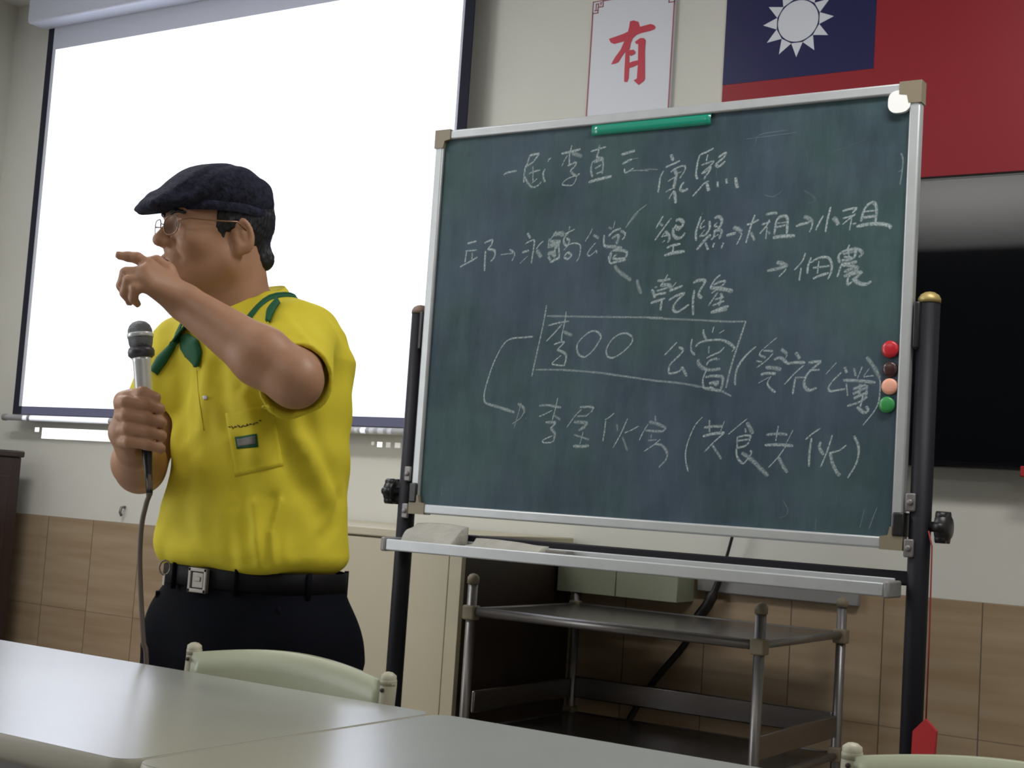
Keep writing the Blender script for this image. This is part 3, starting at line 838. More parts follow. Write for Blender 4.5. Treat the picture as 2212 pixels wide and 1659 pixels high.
CHALK = """6,10,208,827,216,832,244,835 7,10,277,869,290,871,302,871,299,865,288,852 6,9,278,868,273,851,268,842,266,822,266,805 6,9,288,852,274,845,268,840 5,9,289,842,292,804 5,9,279,825,290,829,310,832 5,8,268,819,277,804,291,792,304,794,313,800,315,804 4,9,303,812,295,806,288,801 6,9,324,834,319,824,321,811,326,802 5,10,338,860,332,855,330,850 5,10,393,885,391,876,388,862,389,841 7,10,366,867,383,869,400,871,417,874 4,8,383,862,375,850,369,837 9,6,394,866,407,862,422,856 6,9,385,837,395,840,406,843,405,835,393,825 6,8,393,825,401,816,410,812,419,816 4,9,410,812,387,806,375,797,375,792,388,790,401,790,409,800,411,810 5,9,467,880,465,865,461,848 5,9,444,866,463,870,485,874 6,8,451,841,448,824,453,805 6,8,451,841,473,849,477,845,480,829,478,811 8,9,456,839,479,845 8,8,459,825,476,833 8,8,463,812,477,817 5,9,467,865,462,853,481,845 8,10,444,793,459,797,484,801,504,804 8,10,526,852,539,855,560,859 7,10,530,830,540,835,554,840 5,10,536,819,538,811,545,811,560,819 3,6,545,811,562,813,598,810 3,5,552,840,569,841 8,9,652,843,654,838,658,828 6,10,640,815,656,820,675,827 6,10,636,807,629,794,627,779,625,758 5,9,653,802,662,809,683,815,689,811,687,802,676,786 8,9,661,810,668,797,666,785,665,769 6,7,663,797,680,802 5,9,648,782,661,789,670,792 8,9,668,790,665,779,662,768 5,9,644,758,657,764,667,767 5,10,665,761,658,751,653,742 8,10,665,759,668,746,670,731 7,10,688,778,682,771,680,762,687,758,699,762 4,5,587,814,621,811 6,10,755,849,739,842,725,837,720,827,717,809,716,793,720,782 6,10,742,836,739,822 5,9,728,813,742,817,757,820,751,812,731,796 6,10,729,794,740,798,751,807,745,794,740,789,736,781 7,10,767,827,777,833,785,836,780,826,764,814,765,809,772,808,785,818 6,10,748,776,735,770,725,759,710,744 8,10,744,772,746,763,749,754 8,10,769,774,770,761 8,10,789,779,791,768 8,10,811,780,813,768,817,756 6,10,116,664,126,666,142,669 6,10,112,646,145,647 6,10,115,646,112,618 5,9,132,641,132,619 6,10,98,607,114,614,135,623,148,630 6,10,170,644,170,622,171,595 6,10,165,663,175,667,187,669,186,658,177,648,194,645,198,637,195,625,186,617 5,8,214,633,249,635 5,8,239,645,253,635,252,625,247,616 9,8,286,682,295,669 5,10,282,656,292,661,306,664,306,645,304,625,302,609 7,9,275,636,289,639,293,641 4,10,291,627,271,610 5,10,332,661,322,653,313,642 9,7,315,640,324,628,329,622 4,10,365,683,356,670,348,662 12,8,358,674,380,677,383,669 13,8,350,659,379,657 12,8,346,647,371,652,365,640 12,8,346,629,361,632,364,622 10,9,348,623,355,615 7,10,374,652,378,622 8,10,354,609,369,616,380,620 6,9,365,648,365,618 6,8,347,667,346,643 5,10,401,693,400,684 7,10,390,675,415,685 6,10,401,681,388,665,389,653,398,647,402,658,394,665 4,10,389,637,402,649,418,652,432,647,433,632,431,618,425,609 6,10,404,633,395,627,393,619,403,616,410,625,401,631 4,10,462,684,456,672,445,655 8,8,466,669,480,661 4,10,473,651,459,636,453,625,460,621,475,632,477,626 4,10,520,699,516,682 7,6,504,685,513,681 7,10,505,664,517,675,536,681 6,9,536,676,547,669,546,660,541,655 6,10,494,668,494,650,498,640 8,8,514,659,529,666,531,657,526,645 8,8,498,641,515,640,542,635 8,7,520,642,529,634 5,10,516,630,509,615,514,601 7,9,518,630,533,631,553,627,555,619,550,611 6,10,530,622,521,615,528,611,552,612 7,10,514,601,533,605,554,608 7,8,516,626,513,609 8,6,526,597,534,585,554,571,570,561 5,5,577,714,563,699,547,681 6,10,641,704,634,692,625,677 9,7,634,687,642,682 6,10,662,698,650,684,637,667,624,650 5,9,646,665,640,656 7,9,648,669,658,660,660,652,656,643 5,9,640,657,656,660 5,9,643,644,650,649 9,9,673,691,681,694,690,689,691,682,685,676,670,677 6,9,673,683,677,669 8,9,668,676,669,661,677,653,690,654,698,664 7,9,680,668,688,676 7,10,654,631,668,636,688,639 8,10,671,636,670,620 9,10,650,614,669,619,699,622 7,10,734,698,729,682,724,664,725,644 3,6,739,707,735,701 5,9,743,690,735,680,734,670 6,9,734,671,745,676 7,10,755,687,756,670,749,659 5,9,745,668,733,654 6,9,733,654,746,656,754,664 9,10,760,656,749,648,728,624 8,9,748,639,755,623 8,9,766,693,777,695,784,687,782,676,776,668 5,9,774,683,767,675,776,673 8,9,766,663,779,666,785,661,780,646 6,9,768,662,767,651,761,645 6,8,769,651,778,656 8,10,769,638,766,628 8,10,791,637,786,625 8,10,797,652,807,655,819,657 9,8,812,670,824,665,832,659 5,10,832,657,830,648,822,632 6,10,861,695,855,679,849,657,843,634 6,10,843,674,855,677,870,684 8,8,853,657,863,639 7,9,886,694,898,696,912,696 5,10,877,673,887,675,897,679 6,10,895,683,888,669,874,653 6,10,890,667,888,641 7,6,893,657,897,651 7,10,922,689,911,680,907,650 7,10,913,686,927,689,935,682,935,650 5,8,913,674,932,675 8,9,912,665,931,669 8,10,904,643,923,645,954,645 7,10,955,665,967,669,984,672 8,7,971,685,982,681,991,672 5,10,991,672,990,663,985,651 6,10,1014,685,1006,671,999,655 6,10,1029,703,1024,679,1020,650 9,8,1035,680,1043,672,1047,663 6,10,1055,692,1066,695,1084,696,1076,687 5,10,1056,676,1067,679,1082,682 5,10,1083,685,1070,675,1056,664 6,10,1075,676,1072,651 6,8,1077,664,1086,665 7,10,1109,705,1100,690,1095,668 7,9,1105,700,1117,707,1125,700,1127,684,1125,663 6,9,1100,688,1125,690 9,9,1100,676,1124,678 8,10,1086,658,1113,662,1135,661,1150,658,1157,654,1155,650 8,8,895,572,914,575,933,579 9,8,916,590,932,585,939,578 5,10,938,575,932,568,922,558 5,10,979,608,972,589,956,572 7,10,971,576,968,549 6,10,992,598,986,580,985,563 6,10,990,586,1010,596,1029,595,1037,581,1036,563,1030,550 7,9,997,575,1032,578 6,9,1009,589,1007,563 7,10,998,552,1012,558,1032,563 7,10,1073,621,1069,610 7,9,1054,583,1051,598,1060,607,1078,611,1093,610,1101,601,1094,594 9,8,1060,602,1084,606 7,9,1062,596,1080,594 6,9,1071,608,1074,595 8,9,1058,588,1083,593,1088,612 8,10,1057,580,1072,581,1091,585 6,10,1057,580,1054,566,1050,554 7,9,1061,577,1087,576 9,8,1064,564,1087,573,1090,567,1064,555 8,9,1064,555,1100,563,1094,555,1082,547 6,10,1082,563,1073,550,1074,538,1083,544 8,10,1085,550,1095,541,1110,537,1123,543 5,10,661,571,654,559,644,545 7,8,636,558,651,558,669,561 9,8,644,547,663,548,672,539 6,9,635,535,649,538,662,542 7,9,624,539,630,527,632,519 7,9,630,525,647,529,660,530 7,10,623,508,636,512,658,518 7,10,650,518,649,504,648,491 6,7,630,543,637,544 5,10,683,554,675,543 7,10,667,534,681,539,699,545 7,10,667,513,682,522,704,528,691,516,680,501,680,492,687,487,698,491,717,503 8,9,724,551,736,556,752,555,749,546,742,535,739,524,747,516 7,9,728,535,726,512,728,479 6,10,788,567,776,557,765,539 6,9,773,545,786,551,800,552,792,542,769,527 9,9,765,539,785,537,807,533,819,530 5,10,784,529,775,516,763,499 7,9,791,527,793,518,788,498 7,9,778,513,799,518 8,9,773,500,800,509 8,10,770,484,787,491,811,498 8,9,771,485,796,489,808,492 8,6,585,562,590,546,597,530 5,8,352,508,347,469,339,424,331,381,324,341 5,6,355,483,416,481,526,478,655,475 5,6,333,357,403,357,491,352,556,345,664,332 5,9,321,435,295,433,264,431,246,423,231,404,215,372,203,336,195,304,196,282,204,275 7,7,204,275,240,267,283,256 3,7,300,279,293,251,284,217 7,6,290,277,307,267,310,255 3,9,309,257,300,243,278,229 2,7,317,245,312,240 4,10,406,493,404,468,399,439,398,422 5,9,360,460,384,466,416,470 5,10,397,463,378,443,358,424 7,6,403,446,414,441,426,437 5,10,379,416,394,421,406,421,388,404 6,9,388,404,409,396,414,385,410,367 4,10,400,391,377,372,393,368,410,367 5,9,503,433,493,444,476,446,457,435,442,418,442,400,452,389,465,388,483,402,499,425,503,436 5,9,582,432,569,440,550,439,531,427,519,408,519,393,530,385,545,389,565,402,581,419,583,430 5,6,620,474,730,469,809,464,853,464 5,6,629,336,711,329,762,321 5,10,693,420,680,407,664,391 6,9,698,409,707,405,707,398,692,383,679,370,677,357,680,351,694,353,704,357,709,364,721,345 6,8,755,448,756,437,763,426 5,10,779,454,776,440 4,10,804,446,793,439 5,9,729,427,727,411,730,399,738,392 6,9,738,409,746,418,765,423,792,425,809,421,822,414,831,406 5,8,831,406,824,399 6,8,770,411,770,396 5,10,806,409,797,399,778,391,766,385 6,9,766,369,773,379,791,385 6,5,788,381,797,383 8,7,747,383,747,374,757,364,776,359,800,362 5,9,768,360,762,347,760,334,763,319 7,8,765,343,779,346,803,345,807,334,803,316 9,9,775,330,796,332,788,325 8,9,777,322,786,319 7,8,763,320,782,317,805,314 6,6,805,314,828,303 6,8,853,465,844,436,833,399,823,362,815,321 5,9,879,410,863,397,848,381,838,363,835,344,836,327 3,10,925,429,908,415,891,400,887,392 7,8,896,401,918,400 4,10,918,395,904,380,883,365 7,8,887,392,902,386 6,8,881,379,894,377 9,8,936,404,950,394 5,9,950,392,946,385 7,9,921,382,935,386,951,374 9,7,903,365,924,364,938,361 7,9,893,350,908,353,927,352 3,10,912,345,889,332 5,9,916,347,909,332,916,321,928,313 9,8,968,397,978,384 7,9,950,373,967,376,990,376 5,10,988,371,968,353,946,329 6,9,970,342,968,327,966,309 6,8,969,344,990,345 7,9,997,376,1023,378,1011,367,996,352,990,336,993,324,1003,318,1018,324 7,8,1000,360,1022,361 4,10,1058,377,1036,352 5,10,1069,356,1052,339,1043,325,1047,317,1062,319,1078,322 9,8,1075,367,1080,355 7,7,1095,365,1099,349 5,10,1112,368,1103,344 3,10,1127,365,1116,349 5,8,1116,347,1136,350 7,8,1073,340,1106,339,1141,336 6,8,1080,334,1084,308 10,8,1095,322,1121,331 11,8,1095,312,1124,326 11,8,1097,303,1126,316 10,7,1109,334,1109,308 9,7,1124,331,1122,305 6,9,1084,287,1108,295,1126,307 5,10,1117,315,1114,297,1111,285 7,9,1105,286,1119,275,1128,278,1124,288 8,6,1120,388,1137,366,1150,343 4,10,1150,343,1151,323,1149,297,1141,278,1119,249 5,9,879,410,861,394,844,372,836,352,835,328 4,9,398,292,394,269,387,240 6,7,350,273,372,275,409,270 4,9,385,263,366,254,351,248 7,5,389,253,409,242 7,8,370,235,396,235,384,222 7,7,384,223,396,210,395,197 4,10,391,205,374,198,365,193,369,188,390,190,396,197 6,8,458,272,491,273,490,263 4,10,463,267,448,253,427,225 4,10,490,263,479,255 7,6,452,251,479,253 8,7,445,238,479,236,463,222 9,7,458,219,476,226 6,6,447,209,487,199 4,9,471,216,464,188 8,8,447,183,472,183,488,186 4,10,548,261,536,251,525,245 5,8,527,243,526,221,523,197 6,5,556,236,559,220 4,10,582,249,568,216,550,183 4,9,611,233,594,224,577,217 7,5,572,208,586,178 6,7,650,257,652,245 4,10,634,238,624,222,614,201 7,6,635,243,654,240,679,231 6,7,679,231,668,223,629,224 5,7,644,216,643,207 4,10,666,206,651,193,627,177 6,6,636,202,657,204 6,7,654,195,671,192,684,177,682,161,666,144 4,10,764,257,748,239,736,212,729,185,730,162,737,138 6,9,781,251,782,225 7,8,769,234,787,237,813,238 4,10,816,250,808,228 7,10,767,215,788,221,817,225 5,10,817,224,795,205,773,182 7,7,791,197,813,168 4,10,868,256,848,240,826,221 8,7,867,248,876,235,882,224 6,8,864,235,866,226 5,9,847,216,865,220,877,219,875,209 8,8,849,208,875,213 6,9,847,216,848,193 6,9,848,193,866,198,875,207 5,9,846,193,849,175,860,162,868,164,881,183,878,189 8,7,859,183,883,169,904,151,921,137 5,9,938,243,934,211 7,7,912,223,937,226,959,225 4,10,971,235,957,206 7,9,910,201,938,203,973,202 4,10,958,202,940,176,920,154 7,7,942,178,952,160,963,146 5,10,1030,240,1014,229,999,216 6,10,1012,220,1009,192,1009,160 7,8,1032,213,1030,200,1039,186 5,10,1056,228,1047,195,1034,160 5,10,1087,208,1072,196,1051,190 7,9,1053,190,1058,172,1068,153,1076,145 6,9,1101,227,1111,208,1112,185,1106,165,1092,141 4,6,599,733,570,712,548,683 4,5,1172,806,1177,791,1176,767,1173,740 3,4,1167,766,1178,771 2,5,92,74,91,50 2,5,103,67,95,54 2,5,1130,80,1122,42 2,5,1156,86,1148,63,1141,42 2,4,1030,55,1029,32 2,3,956,89,968,70,963,56,948,52 2,3,98,907,86,881 3,2,830,863,946,868 3,1,1020,817,1098,840 3,2,880,737,901,732,922,745 4,1,968,742,995,721,980,712 3,2,764,786,766,806 3,2,853,851,862,870,925,875"""
chalkboard()


def disc_magnet(x, z, r, h, m, name, label, cat, group=None):
    y = BY + .0038
    b = MB().lathe((x, y, z), (0, -1, 0), [(0, r), (h * .55, r), (h * .85, r * .88), (h, r * .55), (h * 1.03, .001)], 28)
    return tag(b.build(name, m, loc=(x, y, z)), label, cat, group)


_g = 'round magnets on the board edge'
disc_magnet(-.891, 1.403, .0175, .009, M['mag_red'], 'magnet', 'glossy red round magnet, topmost of the column on the board', 'magnet', _g)
disc_magnet(-.890, 1.3625, .0155, .008, M['mag_brown'], 'magnet', 'dark brown round magnet between the red and peach ones', 'magnet', _g)
disc_magnet(-.889, 1.328, .0165, .008, M['mag_peach'], 'magnet', 'peach pink round magnet above the green one', 'magnet', _g)
disc_magnet(-.893, 1.291, .0165, .008, M['mag_green'], 'magnet', 'green round magnet, lowest of the column on the board', 'magnet', _g)
_x, _z, _y = -.893, 1.911, BY + .0038
_pl = []
for _k in range(32):
    _a = 2 * math.pi * _k / 32
    _c, _s = math.cos(_a), math.sin(_a)
    _pl.append((_x + math.copysign(abs(_c) ** .75, _c) * .0235, _z + math.copysign(abs(_s) ** .75, _s) * .0235))
tag(MB().prism(_pl, lambda p: (p[0], _y - .010, p[1]), lambda p: (p[0], _y, p[1])).build('magnet', M['mag_white'], loc=(_x, _y, _z)), 'white rounded magnet in the top corner of the chalkboard', 'magnet')
_b = MB()
_n = 14
for _i in range(1):
    prof = [(0.0, -.0125), (.004, -.012), (.0065, -.006), (.007, 0), (.0065, .006), (.004, .012), (0.0, .0125)]
    P = [[(x, BY + .0036 - d, 1.915 + z) for (d, z) in prof] for x in np.linspace(-1.613, -1.313, 20)]
    _b.grid(P, thick=lambda i, j: (0, .0002, 0))
tag(_b.build('magnetic_strip', M['strip_green'], loc=(-1.463, BY, 1.915)), 'glossy green magnetic strip along the top of the chalkboard', 'magnetic strip')


# cloths and eraser on the tray
def folded_cloth(x0, x1, y0, y1, z, hh, sk, seed, label):
    r = random.Random(seed)
    ph = [r.random() * 6 for _ in range(4)]
    P, ni, nj = [], 26, 18
    for i in range(ni):
        row = []
        for j in range(nj):
            u, v = i / (ni - 1), j / (nj - 1)
            edge = min(u, 1 - u, v * .8 + .02, (1 - v) * 1.2 + .1)
            zz = z + .004 + hh * (v ** .8) + .004 * math.sin(7 * u + ph[0]) * (1 - v) + .003 * math.sin(9 * v + ph[1] + 4 * u)
            zz += .010 * math.sin(math.pi * u) * (1 - v)
            row.append((x0 + (x1 - x0) * u + sk * v + .004 * math.sin(5 * v + ph[2]), y0 + (y1 - y0) * v + .004 * math.sin(6 * u + ph[3]), zz))
        P.append(row)
    def under(i, j):
        return (0, 0, -(P[i][j][2] - z) * .96 + .0004)
    b = MB().grid(P, thick=under)
    return tag(b.build('cleaning_cloth', M['cloth'], loc=((x0 + x1) / 2, (y0 + y1) / 2, z)), label, 'cloth', 'cloths on the chalk tray')


folded_cloth(-2.045, -1.895, BY - .056, BY - .002, .9185, .060, .012, 3, 'grey white folded cloth at the left end of the chalk tray')
folded_cloth(-1.872, -1.672, BY - .056, BY - .002, .9185, .033, .018, 5, 'flat grey cloth lying second along the chalk tray')
_e = empty('eraser', (-1.64, BY - .02, .9185), 'thin dusty eraser on the tray beyond the second cloth', 'eraser')
MB().box(-1.648, -1.592, BY - .034, BY + .001, .9345, .9465, .003).build('handle', M['eraser'], _e)
MB().box(-1.648, -1.592, BY - .034, BY + .001, .9185, .934, .002).build('felt_pad', M['eraser'], _e)

# red pendant on its cord
_e = empty('pendant', (-.786, BY - .035, .60), 'flat red hexagonal pendant hanging on a red cord beside the black post', 'pendant')
MB().tube([(-.796, BY - .010, 1.045), (-.785, BY - .022, 1.016), (-.780, BY - .032, .85), (-.779, BY - .035, .684)], .0016, 8).build('cord', M['cord'], _e)
_pl = [(-.779, .690), (-.757, .669), (-.759, .623), (-.780, .604), (-.803, .598), (-.802, .664)]
MB().prism(_pl, lambda p: (p[0], BY - .041, p[1]), lambda p: (p[0], BY - .030, p[1])).build('tassel_plate', M['red'], _e)

# ------------------------------------------------------------------ tables
TZ, TY0, TY1 = .762, 1.030, 1.5735


def table(x0, x1, label):
    e = empty('table', ((x0 + x1) / 2, (TY0 + TY1) / 2, 0), label, 'table', 'meeting tables')
    r, t = .028, .030

    def outline(inset):
        P = []
        rr = r - inset
        for cx, cy, a0 in ((x1 - r, TY1 - r, 0), (x0 + r, TY1 - r, 90), (x0 + r, TY0 + r, 180), (x1 - r, TY0 + r, 270)):
            for k in range(7):
                a = math.radians(a0 + 15 * k)
                P.append((cx + math.cos(a) * rr, cy + math.sin(a) * rr))
        return P
    top = MB()
    pl = outline(.0025)
    top.prism(pl, lambda p: (p[0], p[1], TZ - .026), lambda p: (p[0], p[1], TZ))
    top.build('table_top', M['table'], e)
    ed = MB()
    prof = [(.0027, TZ - .0002), (.0022, TZ - .0008), (.0012, TZ - .005), (0, TZ - .013), (.0012, TZ - .023), (.004, TZ - .029), (.0062, TZ - t), (.0062, TZ - t + .002)]
    rings = [[(p[0], p[1], z) for p in outline(i)] for i, z in prof]
    n = len(rings[0])
    vs = [p for rg in rings for p in rg]
    fs = [(i * n + k, i * n + (k + 1) % n, ((i + 1) % len(rings)) * n + (k + 1) % n, ((i + 1) % len(rings)) * n + k) for i in range(len(rings)) for k in range(n)]
    ed.add(vs, fs, True)
    ed.build('edging', M['table_edge'], e)
    MB().box(x0 + .10, x1 - .10, TY0 + .06, TY1 - .06, TZ - .058, TZ - .0265, .003).build('under_frame', M['table_leg'], e)
    for xx in (x0 + .14, x1 - .14):
        for yy in (TY0 + .075, TY1 - .075):
            MB().tube([(xx, yy, .0), (xx, yy, TZ - .058)], .0155, 12).build('leg', M['table_leg'], e)


table(-2.894, -1.0960, 'grey white meeting table reflecting the bright projection screen')
table(-1.0925, .705, 'grey white meeting table in front of the chalkboard and cart')


# ------------------------------------------------------------------ chairs behind the tables
def chair(x0, label):
    w = .395
    x1 = x0 + w
    yb = 1.607
    e = empty('chair', (x0 + w / 2, 1.42, 0), label, 'chair', 'cream chairs behind the tables')
    P = []
    for i in range(25):
        u = i / 24
        col = []
        for j in range(9):
            v = j / 8
            z = .545 + (.783 + .020 * math.sin(math.pi * (u * .94 + .03)) - .545) * v
            y = yb + .004 + .020 * math.sin(math.pi * u) - .022 * (1 - v)
            col.append((x0 + .014 + (w - .028) * u, y, z))
        P.append(col)
    MB().grid(P, thick=lambda i, j: (0, .014, 0)).build('backrest', M['chair'], e)
    for xx, sd in ((x0 + .008, 1), (x1 - .008, -1)):
        p = MB()
        pts = [(xx, yb + .10, .012), (xx, yb + .035, .40), (xx, yb - .008, .55), (xx, yb + .008, .70), (xx, yb + .014, .772), (xx, yb + .014, .790)]
        p.tube(catmull(pts, 5), [.0125] * 25 + [.011], 12)
        p.lathe((xx, yb + .014, .790), (0, 0, 1), [(-.01, .0125), (.004, .0115), (.008, .006), (.009, .001)], 12)
        po = p.build('rear_post', M['chair_tube'], e)
        for zc in (.774, .742):
            MB().lathe((xx, yb + .001, zc), (0, -1, 0), [(-.002, .003), (.0015, .003), (.002, .001)], 10).build('screw', M['rust'], po)
        q = MB().tube(catmull([(xx, 1.235, .012), (xx, 1.25, .25), (xx, 1.265, .415), (xx, 1.31, .428), (xx, yb + .02, .428)], 5), .0115, 12).build('front_leg', M['chair_tube'], e)
    P = []
    for i in range(17):
        u = i / 16
        P.append([(x0 + .012 + (w - .024) * u, 1.245 + .34 * v, .445 - .012 * math.sin(math.pi * u) * math.sin(math.pi * min(1, v * 1.1 + .05)) - .02 * max(0, .15 - v) / .15) for v in np.linspace(0, 1, 13)])
    MB().grid(P, thick=lambda i, j: (0, 0, -.012)).build('seat', M['chair'], e)
    return e


_c1 = chair(-1.603, 'pale cream chair tucked under the table just in front of the man')
_c2 = copy_tree(_c1)
_c2.location.x += 1.052
_c2['label'] = 'pale cream chair behind the table below the chalkboard right post'

# ------------------------------------------------------------------ the man: distance-field body, meshed as one surface
MAN_D = 2.493
MAN_RH = np.array([.730, .6834, 0.0])           # to the picture's right
MAN_TH = np.array([.6834, -.730, 0.0])          # from the man towards the seats
UP = np.array([0, 0, 1.0])


def mp(px, py, t=0.0):
    """a point of the man seen at a place of the photograph, t metres in front of his middle"""
    d = ray(px, py)
    return CAM_P + d * ((MAN_D - t) / -(d @ MAN_TH))


HIP = mp(553, 1240)
HIP[2] = 0.0
BODY_FWD = np.array([0.0, -1.0, 0.0])


def smin(a, b, k):
    h = np.clip(.5 + .5 * (b - a) / k, 0, 1)
    return b + (a - b) * h - k * h * (1 - h)


def smax(a, b, k):
    return -smin(-a, -b, k)


def s_cone(a, b, r1, r2):
    a, b = np.array(a, float), np.array(b, float)
    ba = b - a
    L2 = float(ba @ ba)

    def f(p):
        t = np.clip(((p - a) @ ba) / L2, 0, 1)
        return np.linalg.norm(p - a - t[:, None] * ba, axis=1) - (r1 + (r2 - r1) * t)
    return f


def s_ell(c, r, R=None):
    c, r = np.array(c, float), np.array(r, float)

    def f(p):
        q = p - c
        if R is not None:
            q = q @ R
        k0 = np.linalg.norm(q / r, axis=1)
        k1 = np.linalg.norm(q / (r * r), axis=1)
        return k0 * (k0 - 1) / np.maximum(k1, 1e-9)
    return f


def s_loft(tab, org, zpow=1):
    """stack of ellipses: rows of (z, dx, dy, a, b); x to his left, y to his front"""
    T = np.array(tab, float)

    def f(p):
        q = p - org
        z = q[:, 2]
        dx, dy, a, b = (np.interp(z, T[:, 0], T[:, i]) for i in (1, 2, 3, 4))
        x, y = q[:, 0] - dx, -q[:, 1] - dy
        m = np.minimum(a, b)
        n = 2.35
        d = ((np.abs(x / a) ** n + np.abs(y / b) ** n) ** (1 / n) - 1) * m
        return smax(d, np.maximum(T[0, 0] - z, z - T[-1, 0]), .03)
    return f


def chain(pts, rs):
    return [s_cone(pts[i], pts[i + 1], rs[i], rs[i + 1]) for i in range(len(pts) - 1)]


class Field:
    def __init__(self):
        self.ops = []

    def add(self, fs, k=.012):
        for f in (fs if isinstance(fs, list) else [fs]):
            self.ops.append(('a', f, k))
        return self

    def sub(self, fs, k=.006):
        for f in (fs if isinstance(fs, list) else [fs]):
            self.ops.append(('s', f, k))
        return self

    def ev(self, p, ops=None):
        d = np.full(len(p), 1e3)
        for kind, f, k in (ops if ops is not None else self.ops):
            v = f(p)
            if kind == 'a':
                d = smin(d, v, k)
            elif kind == 's':
                d = smax(d, -v, k)
            elif kind == 'i':
                d = smax(d, v, k)
            else:
                d = d + v
        return d

    def local_ops(self, c, rad):
        q = c[None]
        vals = [(kind, f, k, float(f(q)[0])) for kind, f, k in self.ops]
        adds = [v for kind, f, k, v in vals if kind == 'a']
        mn = min(adds)
        out = []
        for kind, f, k, v in vals:
            if kind == 'a' and v > mn + 2.4 * rad + 2 * k:
                continue
            if kind == 's' and v > 1.5 * rad + 2 * k:
                continue
            out.append((kind, f, k))
        return out


def surface_nets(field, lo, hi, vox, B=16):
    lo = np.array(lo, float)
    n = np.ceil((np.array(hi) - lo) / vox / B).astype(int) * B
    G = np.full(tuple(n + 1), 1.0, np.float32)
    rad = vox * B * .5 * 1.74
    ax = np.arange(B + 1)
    loc = np.stack(np.meshgrid(ax, ax, ax, indexing='ij'), -1).reshape(-1, 3) * vox
    nb = n // B
    cc = np.stack(np.meshgrid(*[np.arange(q) for q in nb], indexing='ij'), -1).reshape(-1, 3)
    cent = lo + (cc * B + B / 2) * vox
    dc = field.ev(cent)
    for (bi, c, d0) in zip(cc, cent, dc):
        s = tuple(slice(q * B, q * B + B + 1) for q in bi)
        if abs(d0) > rad * 1.9 + .02:
            if d0 < 0:
                G[s] = np.minimum(G[s], -1)
            continue
        p = lo + bi * B * vox + loc
        G[s] = field.ev(p, field.local_ops(c, rad)).reshape(B + 1, B + 1, B + 1)
    ins = G < 0
    s8 = [ins[i:ins.shape[0] - 1 + i, j:ins.shape[1] - 1 + j, k:ins.shape[2] - 1 + k] for i in (0, 1) for j in (0, 1) for k in (0, 1)]
    cnt = sum(q.astype(np.int8) for q in s8)
    cells = np.argwhere((cnt > 0) & (cnt < 8))
    idx = np.full(tuple(np.array(ins.shape) - 1), -1, np.int32)
    idx[tuple(cells.T)] = np.arange(len(cells))
    acc = np.zeros((len(cells), 3))
    num = np.zeros(len(cells))
    corners = [(i, j, k) for i in (0, 1) for j in (0, 1) for k in (0, 1)]
    for a in range(8):
        for b in range(a + 1, 8):
            ca, cb = np.array(corners[a]), np.array(corners[b])
            if abs(ca - cb).sum() != 1:
                continue
            ga = G[tuple((cells + ca).T)]
            gb = G[tuple((cells + cb).T)]
            m = (ga < 0) != (gb < 0)
            t = np.clip(ga[m] / (ga[m] - gb[m]), 0, 1)
            acc[m] += ca + (cb - ca) * t[:, None]
            num[m] += 1
    V = lo + (cells + acc / num[:, None]) * vox
    F = []
    for axis in range(3):
        o = [0, 0, 0]
        o[axis] = 1
        a_ = ins[:-1, :-1, :-1]
        sl = tuple(slice(o[i], ins.shape[i] - 1 + o[i]) for i in range(3))
        e = np.argwhere(a_ != ins[sl])
        u, w = [(1, 2), (2, 0), (0, 1)][axis]
        ok = (e[:, u] > 0) & (e[:, w] > 0)
        e = e[ok]
        du, dw = np.eye(3, dtype=int)[u], np.eye(3, dtype=int)[w]
        q = np.stack([idx[tuple((e - du - dw).T)], idx[tuple((e - dw).T)], idx[tuple(e.T)], idx[tuple((e - du).T)]], 1)
        flip = ~ins[tuple(e.T)]
        q[flip] = q[flip][:, ::-1]
        q = q[(q >= 0).all(1)]
        F.append(q)
    return V, np.concatenate(F)


def field_mesh(name, field, lo, hi, vox, mats, parent=None, org=None, relax=2, mat_fn=None):
    V, F = surface_nets(field, lo, hi, vox)
    E = np.concatenate([F[:, [0, 1]], F[:, [1, 2]], F[:, [2, 3]], F[:, [3, 0]]])
    for _ in range(relax):
        S = np.zeros_like(V)
        N = np.zeros(len(V))
        np.add.at(S, E[:, 0], V[E[:, 1]])
        np.add.at(S, E[:, 1], V[E[:, 0]])
        np.add.at(N, E[:, 0], 1)
        np.add.at(N, E[:, 1], 1)
        V = V * .5 + .5 * S / np.maximum(N, 1)[:, None]
    org = np.array(org if org is not None else ORG[parent.name], float)
    me = bpy.data.meshes.new(name)
    me.vertices.add(len(V))
    me.vertices.foreach_set('co', (V - org).astype(np.float32).ravel())
    me.loops.add(F.size)
    me.loops.foreach_set('vertex_index', F.astype(np.int32).ravel())
    me.polygons.add(len(F))
    me.polygons.foreach_set('loop_start', np.arange(0, F.size, 4, dtype=np.int32))
    ms = mats if isinstance(mats, (list, tuple)) else [mats]
    for m in ms:
        me.materials.append(m)
    if mat_fn:
        me.polygons.foreach_set('material_index', mat_fn(V[F].mean(1)).astype(np.int32))
    me.polygons.foreach_set('use_smooth', np.ones(len(F), bool))
    me.update(calc_edges=True)
    me.validate()
    return link_mesh(name, me, parent, org)


def rot_frame(fwd, up=UP):
    f = np.array(fwd, float)
    f /= np.linalg.norm(f)
    l = np.cross(up, f)
    l /= np.linalg.norm(l)
    return np.stack([l, f, np.cross(f, l)], 1)       # columns: left, forward, up


# ---- head frame
HS = .905
HA = math.radians(66)
HEAD_F = -MAN_RH * math.sin(HA) + MAN_TH * math.cos(HA)
HEAD_F = HEAD_F * math.cos(math.radians(3)) - UP * math.sin(math.radians(3))
HR = rot_frame(HEAD_F)
HC = mp(463, 503, .03)


def hp(x, y, z):
    return HC + HS * (HR @ np.array([x, y, z], float))


